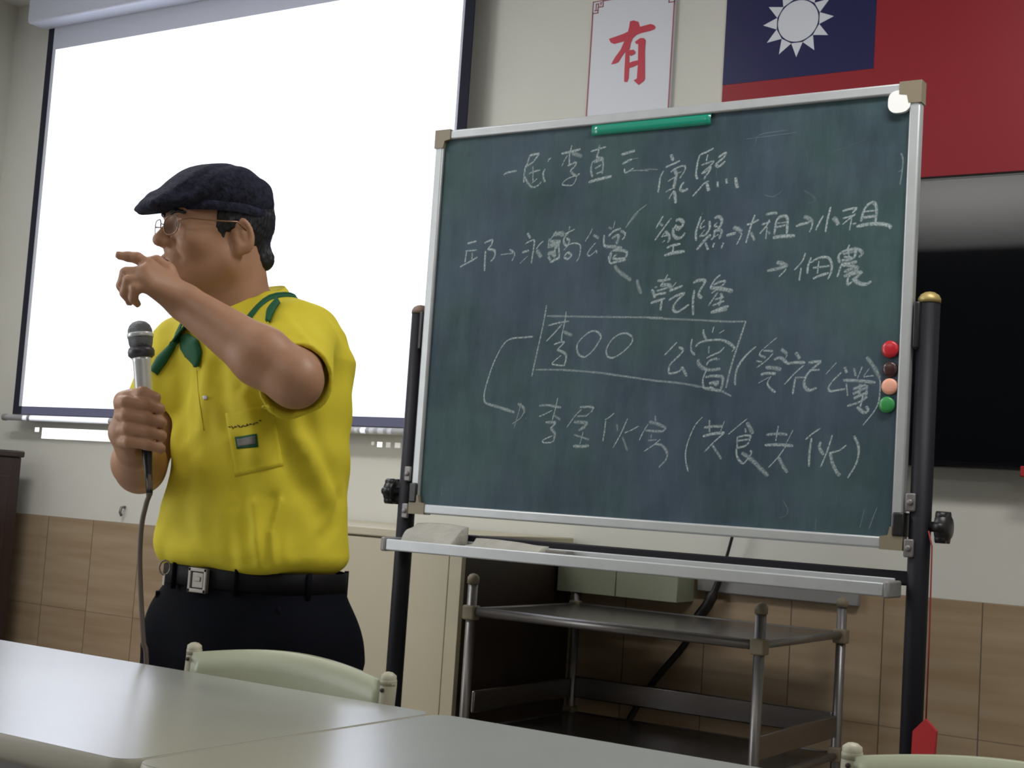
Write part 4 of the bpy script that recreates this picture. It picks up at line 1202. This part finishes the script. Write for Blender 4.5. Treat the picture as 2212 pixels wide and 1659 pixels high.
def h_ell(c, r, rx=0.0):
    R = HR
    if rx:
        a = math.radians(rx)
        R = HR @ np.array([[1, 0, 0], [0, math.cos(a), -math.sin(a)], [0, math.sin(a), math.cos(a)]])
    return s_ell(hp(*c), HS * np.array(r), R)


def h_cone(a, b, r1, r2):
    return s_cone(hp(*a), hp(*b), HS * r1, HS * r2)


# ---- joints
L_SH = mp(641, 742, .125)
L_EL = mp(638, 822, .335)
L_WR = mp(400, 654, .245)
R_SH = mp(392, 772, -.115)
R_EL = mp(303, 1012, -.03)
R_WR = mp(294, 972, .150)
NECK0 = mp(522, 690, .0)

# ---- the clothes' outer stack and the body's own
TORSO = [(.845, 0, 0, .160, .120), (.90, 0, .004, .166, .128), (.935, 0, .010, .170, .134), (1.0, -.004, .012, .165, .133), (1.1, -.007, .006, .162, .126), (1.2, -.010, 0, .158, .118),
         (1.27, -.004, -.006, .150, .108), (1.32, 0, -.012, .120, .092), (1.37, 0, -.018, .075, .075)]
SHIRT_T = [(.905, 0, .006, .166, .130)] + TORSO[2:]
SKIN_T = [(z, dx, dy, a - .02, b - .02) for z, dx, dy, a, b in TORSO]

body = Field()
body.add(s_loft(SKIN_T, HIP), .03)
body.add(s_cone(R_SH + np.array([.03, .025, .0]), L_SH + np.array([-.03, .025, .0]), .045, .045), .04)
# legs under the trousers
for sx in (-1, 1):
    hip = HIP + np.array([sx * .095, 0, .82])
    knee = HIP + np.array([sx * .125, -.02, .44])
    ank = HIP + np.array([sx * .135, .02, .07])
    body.add(chain([hip, knee, ank], [.085, .055, .04]), .03)
    body.add(s_cone(ank + np.array([0, .01, -.02]), ank + np.array([sx * .03, -.15, -.04]), .035, .025), .02)
# neck
body.add(s_cone(NECK0 + UP * -.05, hp(0, -.035, -.045), .066, .057), .03)
body.add(h_cone((0, .005, -.085), (0, -.01, -.16), .03, .032), .03)
# head
body.add(h_ell((0, -.012, .035), (.074, .096, .086)), .02)
body.add(h_ell((0, .028, -.030), (.060, .064, .086)), .03)
body.add([h_cone((sx * .046, -.004, -.062), (sx * .012, .066, -.098), .024, .020) for sx in (-1, 1)], .03)
body.add(h_cone((0, .060, -.085), (0, .074, -.103), .022, .017), .02)
body.add([h_ell((sx * .037, .052, -.028), (.027, .030, .026)) for sx in (-1, 1)], .02)
body.add(h_cone((-.032, .074, .027), (.032, .074, .027), .014, .014), .016)
body.add(h_cone((0, .084, .012), (0, .106, -.022), .0075, .0125), .010)
body.add(h_ell((0, .108, -.026), (.0125, .012, .011)), .006)
body.add([h_ell((sx * .0135, .096, -.029), (.0085, .011, .009)) for sx in (-1, 1)], .005)
body.add(h_ell((0, .076, -.064), (.030, .022, .022)), .014)
body.sub([h_ell((sx * .033, .094, .004), (.017, .012, .010)) for sx in (-1, 1)], .010)
body.add([h_ell((sx * .032, .0735, .003), (.0145, .0135, .0125)) for sx in (-1, 1)], .004)
body.sub([h_cone((sx * .020, .0905, .0005), (sx * .044, .0835, .0005), .0018, .0015) for sx in (-1, 1)], .002)
# lips, a little apart
LIPS = [h_cone((-.020, .086, -.0625), (0, .0965, -.0585), .0048, .0062), h_cone((.020, .086, -.0625), (0, .0965, -.0585), .0048, .0062),
        h_cone((-.017, .085, -.0735), (0, .094, -.0765), .005, .0066), h_cone((.017, .085, -.0735), (0, .094, -.0765), .005, .0066)]
body.add(LIPS, .006)
MOUTH = h_ell((0, .094, -.067), (.017, .018, .0052))
body.sub(MOUTH, .003)
body.sub([h_cone((sx * .026, .092, -.030), (sx * .033, .080, -.060), .0025, .0018) for sx in (-1, 1)], .012)
body.sub([h_ell((sx * .0065, .1035, -.036), (.0035, .006, .003)) for sx in (-1, 1)], .003)
# ears
for sx in (-1, 1):
    A = math.radians(24 * sx)
    Rz = np.array([[math.cos(A), -math.sin(A), 0], [math.sin(A), math.cos(A), 0], [0, 0, 1]])
    ax_t = math.radians(-12)
    Rx = np.array([[1, 0, 0], [0, math.cos(ax_t), -math.sin(ax_t)], [0, math.sin(ax_t), math.cos(ax_t)]])
    Re = HR @ Rz @ Rx
    body.add(s_ell(hp(sx * .079, -.024, -.012), HS * np.array([.0085, .0215, .036]), Re), .004)
    body.add(h_ell((sx * .076, -.018, -.040), (.007, .010, .012)), .006)
    body.sub(s_ell(hp(sx * .0885, -.020, -.008), HS * np.array([.0105, .0135, .0235]), Re), .003)
    body.add(s_ell(hp(sx * .081, -.023, -.010), HS * np.array([.0025, .0065, .015]), Re), .003)
    body.sub(h_ell((sx * .083, -.006, -.016), (.007, .006, .008)), .004)
# left arm: raised across the chest, hand before the mouth
body.add(chain([L_SH, L_EL], [.052, .040]), .02)
_fm = L_EL + (L_WR - L_EL) * .30
body.add(chain([L_EL, _fm, L_WR], [.0400, .0450, .0285]), .015)
# left hand: forefinger pointing, the others curled under
LK = {'i': mp(322, 574, .252), 'm': mp(311, 588, .268), 'r': mp(314, 604, .276), 'p': mp(324, 620, .278)}
body.add(s_cone(L_WR, LK['i'], .022, .0125), .012)
body.add(s_cone(L_WR, LK['m'], .023, .0130), .012)
body.add(s_cone(L_WR, LK['r'], .022, .0125), .012)
body.add(s_cone(L_WR, LK['p'], .020, .0115), .012)
FINGERS_L = [
    [LK['i'], mp(296, 557, .250), mp(276, 554, .246), mp(257, 552, .243)],
    [LK['m'], mp(272, 590, .262), mp(263, 617, .250), mp(273, 640, .238)],
    [LK['r'], mp(278, 607, .275), mp(270, 633, .262), mp(281, 652, .248)],
    [LK['p'], mp(292, 623, .282), mp(288, 645, .270), mp(297, 657, .255)]]
for q, (pts, r0) in enumerate(zip(FINGERS_L, (.0092, .0096, .0092, .0082))):
    body.add(chain(pts, [r0 * 1.08, r0, r0 * .9, r0 * .72]), .0035)
TH_L = [L_WR + (LK['i'] - L_WR) * .25, mp(362, 585, .225), mp(338, 566, .222), mp(316, 566, .224)]
body.add(chain(TH_L, [.017, .0125, .0105, .0085]), .006)
# right arm: hanging, the forearm brought forward, the fist round the microphone
body.add(chain([R_SH, R_EL], [.050, .041]), .02)
_fm = R_EL + (R_WR - R_EL) * .35
body.add(chain([R_EL, _fm, R_WR], [.040, .043, .028]), .015)
MIC_A = mp(313, 895, .190)           # axis of the microphone
MIC_B = mp(303, 726, .178)
MIC_U = (MIC_B - MIC_A) / np.linalg.norm(MIC_B - MIC_A)
GR = 76e-5                           # metres per pixel at the fist
fx = MAN_RH
ft = MAN_TH


def gp(dx, dy, dt):
    """point near the grip: dx to the picture's right, dy up along the microphone, dt towards the seats"""
    return MIC_A + fx * dx + MIC_U * dy + ft * dt


PALM = gp(-.030, -.030, -.014)
body.add(s_cone(R_WR, PALM, .028, .030), .015)
body.add(s_cone(gp(-.030, .018, -.008), gp(-.024, -.055, -.010), .019, .017), .012)
FINGERS_R = []
for q, (dy, r0) in enumerate(((.012, .0098), (-.009, .0100), (-.030, .0096), (-.050, .0086))):
    s = (1.0, 1.04, 1.0, .9)[q]
    pts = [gp(-.036, dy + .003, .004), gp(-.026, dy + .004, .026 * s), gp(.002, dy + .001, .031 * s), gp(.024 * s, dy - .003, .018), gp(.023 * s, dy - .006, .000)]
    FINGERS_R.append(pts)
    body.add(chain(pts, [r0 * 1.12, r0 * 1.08, r0, r0 * .92, r0 * .8]), .003)
TH_R = [gp(-.026, -.012, -.016), gp(-.018, .026, -.004), gp(.000, .032, .019), gp(.020, .027, .022)]
body.add(chain(TH_R, [.018, .0135, .0112, .0085]), .005)
body.sub(s_cone(gp(0, .09, 0), gp(0, -.09, 0), .0148, .0148), .002)


def skin_kind(c):
    k = np.zeros(len(c))
    lips = np.min([f(c) for f in LIPS], axis=0)
    q = (c - HC) @ HR / HS
    k[(lips < .0012) & (q[:, 1] > .075)] = 1
    k[(MOUTH(c) < .0012) & (q[:, 1] > .06) & (lips > -.003)] = 2
    return k


MAN_LO, MAN_HI = HIP + np.array([-.62, -.55, -.01]), HIP + np.array([.42, .42, 1.66])
LABEL_MAN = 'man in yellow polo and dark flat cap, microphone in one hand, other arm raised'
person = field_mesh('person', body, MAN_LO, MAN_HI, .0032, [M['skin'], M['lip'], M['mouth']], org=HIP, relax=1, mat_fn=skin_kind)
tag(person, LABEL_MAN, 'person')

# finger nails of the hand by the mouth
for pts in FINGERS_L[:1] + FINGERS_L[1:3]:
    a, b = pts[-2], pts[-1]
    d = (b - a) / np.linalg.norm(b - a)
    up = UP if pts is FINGERS_L[0] else -MAN_RH
    n = up - d * (up @ d)
    n /= np.linalg.norm(n)
    R = np.stack([np.cross(d, n), d, n], 1)
    f = Field().add(s_ell(b - d * .001 + n * .0048, (.0052, .0072, .0018), R), .001)
    field_mesh('finger_nail', f, b - .014, b + .014, .0011, M['nail'], person)

# eyes and brows
for sx in (-1, 1):
    c = hp(sx * .032, .0735, .003)
    ey = MB().lathe(c - HS * .012 * HR[:, 1], HR[:, 1], [(HS * (.012 - .0128 * math.cos(a)), HS * .0128 * math.sin(a)) for a in np.linspace(.02, 3.12, 14)], 18).build('eye', M['eye'], person)
    MB().lathe(c + HS * .0112 * HR[:, 1], HR[:, 1], [(0, HS * .0058), (HS * .0012, HS * .0055), (HS * .0018, HS * .003), (HS * .0019, 1e-4)], 18).build('iris', M['iris'], ey)
    f = Field().add([h_cone((sx * .015, .0915, .024), (sx * .032, .0890, .0285), .0038, .0044), h_cone((sx * .032, .0890, .0285), (sx * .049, .0790, .024), .0044, .0036)], .004)
    field_mesh('eyebrow', f, hp(sx * .032, .08, .022) - .035, hp(sx * .032, .08, .022) + .035, .0017, M['hair'], person)

# hair below the cap: back of the head, sideburns
hair = Field()
hair.add(h_ell((0, -.020, .030), (.0815, .0985, .094)), .02)
hair.add(h_cone((-.030, -.086, -.045), (.030, -.086, -.045), .024, .024), .02)


def hair_cut(p):
    q = (p - HC) @ HR / HS
    x, y, z = q[:, 0], q[:, 1], q[:, 2]
    # keep behind the ears down to the nape, above the ears forward to the temples
    low = np.where(y < -.030, -.078, np.where(y < .022, -.002 + (y + .03) * -.15, .045))
    low = np.where((y > .006) & (y < .026), -.030, low)
    d1 = low - z
    d2 = y - .030
    return np.maximum(d1, d2) * HS


def hair_noise(p):
    q = (p - HC) @ HR / HS
    return .0016 * np.sin(q[:, 0] * 420 + 6 * np.sin(q[:, 2] * 60)) * np.sin(q[:, 1] * 300 + q[:, 2] * 90)


hair.ops.append(('i', hair_cut, .006))
hair.ops.append(('d', hair_noise, 0))
field_mesh('hair', hair, hp(0, 0, 0) - .17, hp(0, 0, 0) + .17, .0026, M['hair'], person, relax=1)

# flat cap
cap = Field()


def wide_cone(a, b, r1, r2, wx):
    a, b = np.array(a, float), np.array(b, float)

    def f(p):
        q = (p - HC) @ HR / HS
        q = q * np.array([1 / wx, 1, 1])
        A, B_ = a * np.array([1 / wx, 1, 1]), b * np.array([1 / wx, 1, 1])
        ba = B_ - A
        t = np.clip(((q - A) @ ba) / float(ba @ ba), 0, 1)
        return (np.linalg.norm(q - A - t[:, None] * ba, axis=1) - (r1 + (r2 - r1) * t)) * HS
    return f


cap.add(h_ell((0, -.008, .064), (.090, .104, .058), 3), .02)
cap.add(h_ell((0, -.022, .086), (.076, .078, .034), 6), .03)
cap.add(wide_cone((0, -.02, .090), (0, .116, .050), .028, .016, 2.6), .025)
cap.add(wide_cone((0, .06, .050), (0, .134, .034), .013, .0135, 4.2), .014)


def cap_cut(p):
    q = (p - HC) @ HR / HS
    return (.030 - .25 * np.clip(q[:, 1] - .08, 0, .06) - q[:, 2] + .008 * np.clip(-q[:, 1] / .1, 0, 1)) * HS


cap.ops.append(('i', cap_cut, .008))


def cap_wr(p):
    q = (p - HC) @ HR / HS
    return .0011 * np.sin(q[:, 1] * 85 + q[:, 2] * 120 + 2 * np.sin(q[:, 0] * 60)) + .0005 * np.sin(q[:, 0] * 500) * np.sin(q[:, 1] * 470) * np.sin(q[:, 2] * 480)


cap.ops.append(('d', cap_wr, 0))
cap_o = field_mesh('cap', cap, hp(0, 0, 0) - .22, hp(0, 0, 0) + .22, .0028, M['cap'], person, relax=1)
_b = MB()
P = []
for k in range(41):
    a = 2 * math.pi * k / 40
    P.append([hp(math.sin(a) * (.0870 + dd), -.008 + math.cos(a) * (.1005 + dd), .0335 + hz - .006 * max(0, -math.cos(a))) for dd, hz in ((0, -.004), (.0022, 0), (.0022, .010), (0, .014))])
_b.grid(P)
_b.build('cap_band', M['cap'], cap_o)

# spectacles
gl = MB()
for sx in (-1, 1):
    cx = sx * .0335
    ring = []
    for k in range(33):
        a = 2 * math.pi * k / 32
        c, s = math.cos(a), math.sin(a)
        ring.append(hp(cx + math.copysign(abs(c) ** .7, c) * .0255, .104 - abs(cx + c * .0255) * .16, .000 + math.copysign(abs(s) ** .75, s) * .0175))
    gl.tube(ring, .0011, 8, caps=False)
    gl.tube([hp(sx * .059, .0945, .007), hp(sx * .073, .080, .010), hp(sx * .0825, .02, .010), hp(sx * .0835, -.01, .012), hp(sx * .083, -.030, -.004)], .0013, 8)
gl.tube([hp(-.0085, .103, .003), hp(0, .106, .006), hp(.0085, .103, .003)], .0011, 8)
spec = gl.build('spectacles', M['gold'], person)
for sx in (-1, 1):
    cx = sx * .0335
    rim = [hp(cx + math.copysign(abs(math.cos(a)) ** .7, math.cos(a)) * .025, .104 - abs(cx + math.cos(a) * .0255) * .16, math.copysign(abs(math.sin(a)) ** .75, math.sin(a)) * .017) for a in np.linspace(0, 2 * math.pi, 32, endpoint=False)]
    n = HR[:, 1] * .0012
    MB().prism(list(range(32)), lambda k: rim[k], lambda k: rim[k] - n).build('lens', M['lens'], spec)

# ---- shirt
shirt = Field()
shirt.add(s_loft(SHIRT_T, HIP), .02)
shirt.add(s_cone(R_SH + np.array([.02, .01, .004]), NECK0 + np.array([-.03, .0, -.045]), .066, .066), .04)
shirt.add(s_cone(L_SH + np.array([-.02, .01, .004]), NECK0 + np.array([.03, .0, -.045]), .070, .066), .04)


def sleeve(a, b, frac, r1, r2, tilt):
    a, b = np.array(a), np.array(b)
    d = (b - a) / np.linalg.norm(b - a)
    e = a + (b - a) * frac
    n = d + np.array(tilt, float)
    n /= np.linalg.norm(n)
    c = s_cone(a - d * .01, a + (b - a) * (frac + .15) - UP * .012, r1, r2)

    def f(p):
        return smax(c(p), (p - e) @ n, .004)

    def hollow(p):
        return smax(s_cone(a + d * .03, b - UP * .012, r1 - .014, r2 - .005)(p), -((p - e) @ n + .05), .01)
    return f, hollow


sl, hl = sleeve(L_SH, L_EL, .84, .063, .057, (0, 0, .08))
sr, hr = sleeve(R_SH, R_EL, .58, .066, .066, (0, 0, 0))
shirt.add(sl, .014)
shirt.add(sr, .025)
# fullness over the belt and the drape under the raised arm
shirt.add(s_cone(HIP + np.array([-.11, -.072, .945]), HIP + np.array([.09, -.090, .945]), .040, .040), .03)
SHIRT_BASE = Field()
SHIRT_BASE.ops = list(shirt.ops)


def on_shirt(px, py, fld=SHIRT_BASE, t0=.45, lift=0.0):
    """where the sight line through a picture point meets the shirt; and the outward normal"""
    d = ray(px, py)
    d = d / np.linalg.norm(d)
    s = 1.6
    for _ in range(160):
        v = float(fld.ev((CAM_P + d * s)[None])[0])
        s += max(v * .7, .0004) if v > .0002 else 0
        if v <= .0002:
            break
    p = CAM_P + d * s
    g = np.array([float(fld.ev((p + e)[None])[0] - fld.ev((p - e)[None])[0]) for e in np.eye(3) * .004])
    n = g / (np.linalg.norm(g) + 1e-9)
    return p + n * lift, n


def fold(pts, r, depth):
    P3 = [on_shirt(*q)[0] for q in pts]
    segs = chain(P3, [0.0] * len(P3))

    def f(p):
        d = np.min([s(p) for s in segs], axis=0)
        return -depth * np.exp(-(d / r) ** 2)
    return f


_folds = [([(545, 1205), (528, 1120), (520, 1030), (515, 960)], .016, -.010), ([(575, 1212), (572, 1150), (590, 1080)], .010, -.007), ([(556, 1210), (548, 1150), (545, 1090)], .011, .007),
          ([(598, 1205), (604, 1150), (625, 1080), (650, 1000)], .010, -.006), ([(590, 1208), (588, 1150), (606, 1085)], .008, .005), ([(500, 1215), (495, 1160), (500, 1100)], .012, -.004),
          ([(640, 1195), (648, 1130), (665, 1060)], .014, -.004), ([(475, 790), (478, 860), (490, 920)], .014, -.006), ([(445, 780), (440, 860), (436, 930)], .014, .006),
          ([(405, 800), (398, 870), (395, 940)], .014, -.006), ([(375, 820), (372, 900), (378, 980)], .016, .005), ([(560, 860), (590, 920), (620, 1000), (690, 1110)], .020, -.008),
          ([(530, 850), (548, 910), (552, 980)], .014, .006), ([(610, 880), (650, 960), (715, 1060)], .022, .008), ([(660, 900), (690, 980), (725, 1060)], .016, -.006),
          ([(430, 1000), (440, 1080), (432, 1160)], .022, .005), ([(390, 960), (400, 1040), (395, 1120)], .018, -.004), ([(700, 1160), (725, 1130), (735, 1080)], .014, -.006),
          ([(640, 690), (660, 720), (690, 740)], .010, -.003), ([(615, 680), (640, 705), (670, 745)], .008, .003), ([(520, 840), (540, 850), (570, 835)], .010, -.004)]
for pts, r, dep in _folds:
    shirt.ops.append(('d', fold(pts, r, dep), 0))


def weave(p):
    q = p * 1.0
    return .0016 * np.sin(q[:, 0] * 38 + 3 * np.sin(q[:, 2] * 17)) * np.sin(q[:, 2] * 26 + 2.0 * np.sin(q[:, 1] * 23)) + .0008 * np.sin(q[:, 2] * 70 + 4 * np.sin(q[:, 0] * 30))


shirt.ops.append(('d', weave, 0))
shirt.sub([hl, hr], .004)
shirt.sub(s_cone(NECK0 + UP * -.02 + BODY_FWD * .01, NECK0 + UP * .2 + BODY_FWD * .05, .058, .075), .012)
shirt_o = field_mesh('shirt', shirt, HIP + np.array([-.36, -.36, .86]), HIP + np.array([.34, .30, 1.44]), .0036, M['shirt'], person, relax=1)


def patch(name, corners, nu, nv, lift, thick, m, parent, lifts=None):
    """a piece of cloth lying on the shirt: corners in picture order TL, TR, BR, BL"""
    c = [np.array(q, float) for q in corners]
    P, Nn = [], []
    for i in range(nu):
        row, rn = [], []
        for j in range(nv):
            u, v = i / (nu - 1), j / (nv - 1)
            q = (c[0] * (1 - u) + c[1] * u) * (1 - v) + (c[3] * (1 - u) + c[2] * u) * v
            p, n = on_shirt(q[0], q[1], shirt, lift=lift)
            row.append(tuple(p))
            rn.append(n)
        P.append(row)
        Nn.append(rn)
    return MB().grid(P, thick=lambda i, j: -Nn[i][j] * thick).build(name, m, parent)


# breast pocket, its writing and badge
pocket = patch('breast_pocket', [(487, 893), (588, 872), (612, 1006), (508, 1030)], 14, 16, .0014, .0030, M['shirt'], shirt_o)
patch('badge_border', [(508, 944), (555, 938), (558, 966), (512, 970)], 6, 5, .0030, .0016, M['green'], pocket)
patch('badge', [(513, 948), (552, 943), (553, 960), (516, 966)], 6, 5, .0038, .0010, M['badge'], pocket)
_b = MB()
_r = random.Random(4)
for k in range(11):
    x = 497 + k * 6.4
    y = 925 - k * 1.05 - (max(0, k - 7) * 1.6)
    pts = [(x - 2.2, y + _r.uniform(-3.2, 3.2)), (x, y + _r.uniform(-3.2, 3.2)), (x + 1.5, y + _r.uniform(-3.2, 3.2)), (x + 2.6, y + _r.uniform(-2, 2))]
    _b.tube([on_shirt(a, c, shirt, lift=.0021)[0] for a, c in pts], .00085, 5)
_b.build('embroidered_text', M['thread'], pocket)

# collar, standing round the neck and folded over
NK = NECK0 + UP * -.012 + np.array([0, .005, 0])
hfwd = BODY_FWD * .90 - MAN_RH * .30
hfwd[2] = 0
hfwd /= np.linalg.norm(hfwd)
hlat = np.cross(hfwd, UP) * -1.0


def collar_pt(th, u):
    """th from -1 (front, his right) round the nape to 1 (front, his left); u 0 fold line .. 1 outer edge"""
    a = math.pi - th * math.pi * .86          # 0 at front
    back = .5 + .5 * math.cos(a - math.pi)
    r0, h0 = .063, .030 + .052 * back
    tip = max(0, abs(th) - .62) / .38
    r1 = .083 + .030 * tip
    h1 = -.006 + .050 * back - .034 * tip
    r = r0 + (r1 - r0) * u
    h = h0 + (h1 - h0) * u + .006 * math.sin(math.pi * u)
    p = NK + hfwd * (math.cos(a) * r * 1.02) + hlat * (-math.sin(a) * r * 1.12) + UP * h
    for _ in range(6):                        # it lies on the shirt, never in it
        d = float(shirt.ev(p[None])[0])
        if d > .0045 + .002 * (1 - u):
            break
        g = np.array([float(shirt.ev((p + e)[None])[0] - shirt.ev((p - e)[None])[0]) for e in np.eye(3) * .004])
        g = g / (np.linalg.norm(g) + 1e-9)
        p = p + (g * .7 + UP * .3) * (.005 + .002 * (1 - u) - d)
    return p


P = [[tuple(collar_pt(th, u)) for u in np.linspace(0, 1, 8)] for th in np.linspace(-1, 1, 41)]
col = MB().grid(P, thick=lambda i, j: (0, 0, -.003)).build('collar', M['shirt'], shirt_o)
st = [[tuple(collar_pt(th, 0) + (np.array([0, 0, -.045 * v])) + (collar_pt(th, 0) - NK) * np.array([1, 1, 0]) * (-.03 * v - .02)) for v in np.linspace(0, 1, 4)] for th in np.linspace(-1, 1, 41)]
MB().grid(st, thick=lambda i, j: (0, 0, -.001)).build('collar_stand', M['shirt'], col)
MB().tube([collar_pt(th, 1.0) + UP * .0005 for th in np.linspace(-1, 1, 41)] + [collar_pt(1, u) for u in (.8, .5)], .0022, 6).build('collar_piping', M['green'], col)

# green neckerchief: under the collar, two tails hanging at the front
ker = MB()
ring = [collar_pt(th, 1.03) + UP * -.006 for th in np.linspace(-.96, .96, 33)]
ker.tube(ring, .0060, 8)
ker_o = ker.build('neckerchief', M['green'], person)


def tail(pts, ws, name, parent):
    P, T = [], []
    pts = catmull([np.array(q, float) for q in pts], 5)
    ws = np.interp(np.linspace(0, 1, len(pts)), np.linspace(0, 1, len(ws)), ws)
    for i, p in enumerate(pts):
        t = pts[min(i + 1, len(pts) - 1)] - pts[max(i - 1, 0)]
        t = t / (np.linalg.norm(t) + 1e-9)
        nn = np.array([-t[1], t[0]])
        row, tr = [], []
        for k in np.linspace(-1, 1, 5):
            q = p + nn * ws[i] * k
            c, n = on_shirt(q[0], q[1], shirt, lift=.007 + .004 * (1 - k * k))
            row.append(tuple(c))
            tr.append(n)
        P.append(row)
        T.append(tr)
    return MB().grid(P, thick=lambda i, j: -T[i][j] * .004).build(name, M['green'], parent)


tail([(404, 728), (414, 745), (423, 765), (431, 793)], [11, 20, 17, 2.5], 'tail', ker_o)
tail([(388, 734), (372, 755), (352, 780), (334, 808)], [3, 7, 11, 9], 'tail', ker_o)
tail([(603, 655), (588, 676), (583, 700)], [5, 7, 3], 'tail', ker_o)
patch('button', [(440, 856), (449, 856), (449, 863), (440, 863)], 4, 4, .003, .002, M['poster'], shirt_o)
for pts in ([(425, 800), (430, 860), (440, 930)],):
    _b = MB().tube([on_shirt(a, c, shirt, lift=.0003)[0] for a, c in catmull(pts, 6)], .0008, 6)
    _b.build('placket_seam', M['shirt'], shirt_o)

# ---- trousers, belt
tr = Field()
tr.add(s_loft([(.70, 0, -.004, .195, .125), (.76, 0, -.004, .203, .136), (.80, 0, -.002, .190, .132), (.86, 0, 0, .168, .124), (.905, 0, .002, .158, .118)], HIP), .02)
for sx in (-1, 1):
    hip = HIP + np.array([sx * .100, 0, .78])
    knee = HIP + np.array([sx * .130, -.02, .43])
    ank = HIP + np.array([sx * .140, .015, .075])
    tr.add(chain([hip, knee, ank], [.104, .084, .070]), .025)


def tr_wr(p):
    q = p - HIP
    return .003 * np.sin(q[:, 0] * 40 + 2 * np.sin(q[:, 2] * 14)) * np.sin(q[:, 2] * 9 + 1) + .002 * np.sin(q[:, 2] * 33 + q[:, 0] * 22)


tr.ops.append(('d', tr_wr, 0))
tr.ops.append(('i', lambda p: .055 - p[:, 2], .004))
tr_o = field_mesh('trousers', tr, HIP + np.array([-.30, -.26, .04]), HIP + np.array([.30, .26, .93]), .006, M['trousers'], person, relax=1)
for sx in (-1, 1):                                  # side pockets
    a = [HIP + np.array([sx * (.138 + .040 * k), -.092 + .040 * k, .855 - .115 * k]) for k in np.linspace(0, 1, 6)]
    MB().tube(a, .0035, 6).build('pocket_edge', M['trousers'], tr_o)


def belt_pt(a, z, r):
    n = 2.35
    c, s = math.cos(a), math.sin(a)
    k = (abs(c) ** n + abs(s) ** n) ** (-1 / n)
    return HIP + np.array([c * k * (.1580 + r), -s * k * (.1190 + r) - .002, z])


P = [[tuple(belt_pt(2 * math.pi * i / 72, z, r)) for r, z in ((.004, .874), (.0075, .876), (.0075, .906), (.004, .908))] for i in range(73)]
belt = MB().grid(P).build('belt', M['belt'], person)
bk = MB()
aa = math.pi / 2
c0 = belt_pt(aa + .02, .886, .0105)
bx, bz = .021, .0205
for x0_, x1_, z0_, z1_ in ((-bx, bx, bz - .007, bz), (-bx, bx, -bz, -bz + .007), (-bx, -bx + .007, -bz, bz), (bx - .007, bx, -bz, bz)):
    bk.box(c0[0] + x0_, c0[0] + x1_, c0[1] - .006, c0[1] + .002, c0[2] + z0_, c0[2] + z1_, .0015)
bk.box(c0[0] - .013, c0[0] + .013, c0[1] - .004, c0[1] + .002, c0[2] - .013, c0[2] + .013, .0015)
bk.box(c0[0] - .007, c0[0] + .007, c0[1] - .0055, c0[1] - .003, c0[2] - .002, c0[2] + .006, .001)
bk.build('buckle', M['buckle'], belt)
for a in (.35, 1.15, 2.0, 2.75, 3.9, 5.5):
    q = belt_pt(a, .89, .0085)
    dx = np.array([-math.sin(a), -math.cos(a), 0]) * .0065
    MB().tube([q + UP * -.024, q + UP * .020], .0055, 8, flat=.5).build('belt_loop', M['trousers'], tr_o)
# shoes
for sx in (-1, 1):
    f = Field()
    k = HIP + np.array([sx * .14, .03, .045])
    f.add(chain([k, k + np.array([sx * .02, -.10, -.010]), k + np.array([sx * .032, -.185, -.016])], [.046, .042, .034]), .02)
    f.ops.append(('i', lambda p: .003 - p[:, 2], .004))
    field_mesh('shoe', f, k + np.array([-.09, -.26, -.06]), k + np.array([.10, .08, .08]), .005, M['shoe'], person, relax=1)

# ---- what he carries
mic = empty('microphone', tuple(MIC_A), 'silver grey corded microphone held upright in the man\'s lowered hand', 'microphone')
Lm = float(np.linalg.norm(MIC_B - MIC_A))
MB().lathe(MIC_A, MIC_U, [(-.052, .0100), (-.045, .0115), (.0, .0128), (Lm - .042, .0140), (Lm - .034, .0160)], 24).build('handle', M['mic_body'], mic)
MB().lathe(MIC_A, MIC_U, [(Lm - .036, .0160), (Lm - .032, .0205), (Lm - .025, .0210), (Lm - .020, .0195)], 24).build('collar_ring', M['mic_ring'], mic)
MB().lathe(MIC_A, MIC_U, [(-.125, .0052), (-.09, .0062), (-.055, .0085), (-.050, .0085)], 14).build('strain_relief', M['black_plastic'], mic)
hd = MB().lathe(MIC_A, MIC_U, [(Lm - .020, .0165), (Lm - .012, .0188), (Lm + .0, .0200), (Lm + .010, .0192), (Lm + .017, .0165), (Lm + .022, .0115), (Lm + .0245, .005), (Lm + .0248, .0005)], 28).build('mesh_head', M['mic_head'], mic)
MB().lathe(MIC_A, MIC_U, [(Lm - .003, .0203), (Lm - .001, .0208), (Lm + .002, .0208), (Lm + .004, .0203)], 28).build('head_band', M['mic_body'], hd)
_w = [MIC_A + MIC_U * -.07, MIC_A + MIC_U * -.122, mp(316, 1088, .187), mp(306, 1135, .180), mp(302, 1210, .170), mp(305, 1300, .165), mp(310, 1385, .165), mp(316, 1470, .165)]
_e2 = _w[-1] * 1.0
_w += [np.array([_e2[0] + .02, _e2[1] + .01, .35]), np.array([_e2[0] + .02, _e2[1], .05]), np.array([_e2[0] - .08, _e2[1] - .03, .006]), np.array([_e2[0] - .5, _e2[1] + .12, .006])]
_cw = catmull(_w, 6)
MB().tube(_cw, [.0052 if i < 8 else .0040 for i in range(len(_cw))], 8).build('cord', M['mic_cable'], mic)

kr = mp(356, 1226, .03)
keys = empty('key_ring', tuple(kr), 'small metal key ring hanging at the man\'s belt beside the buckle', 'key ring')
rg = [kr + MAN_RH * math.cos(a) * .009 + UP * math.sin(a) * .012 for a in np.linspace(0, 2 * math.pi, 20)]
MB().tube(rg, .0016, 6, caps=False).build('ring', M['buckle'], keys)
MB().box(kr[0] - .003, kr[0] + .003, kr[1] - .001, kr[1] + .001, kr[2] - .030, kr[2] - .010, .0008).build('key', M['buckle'], keys)
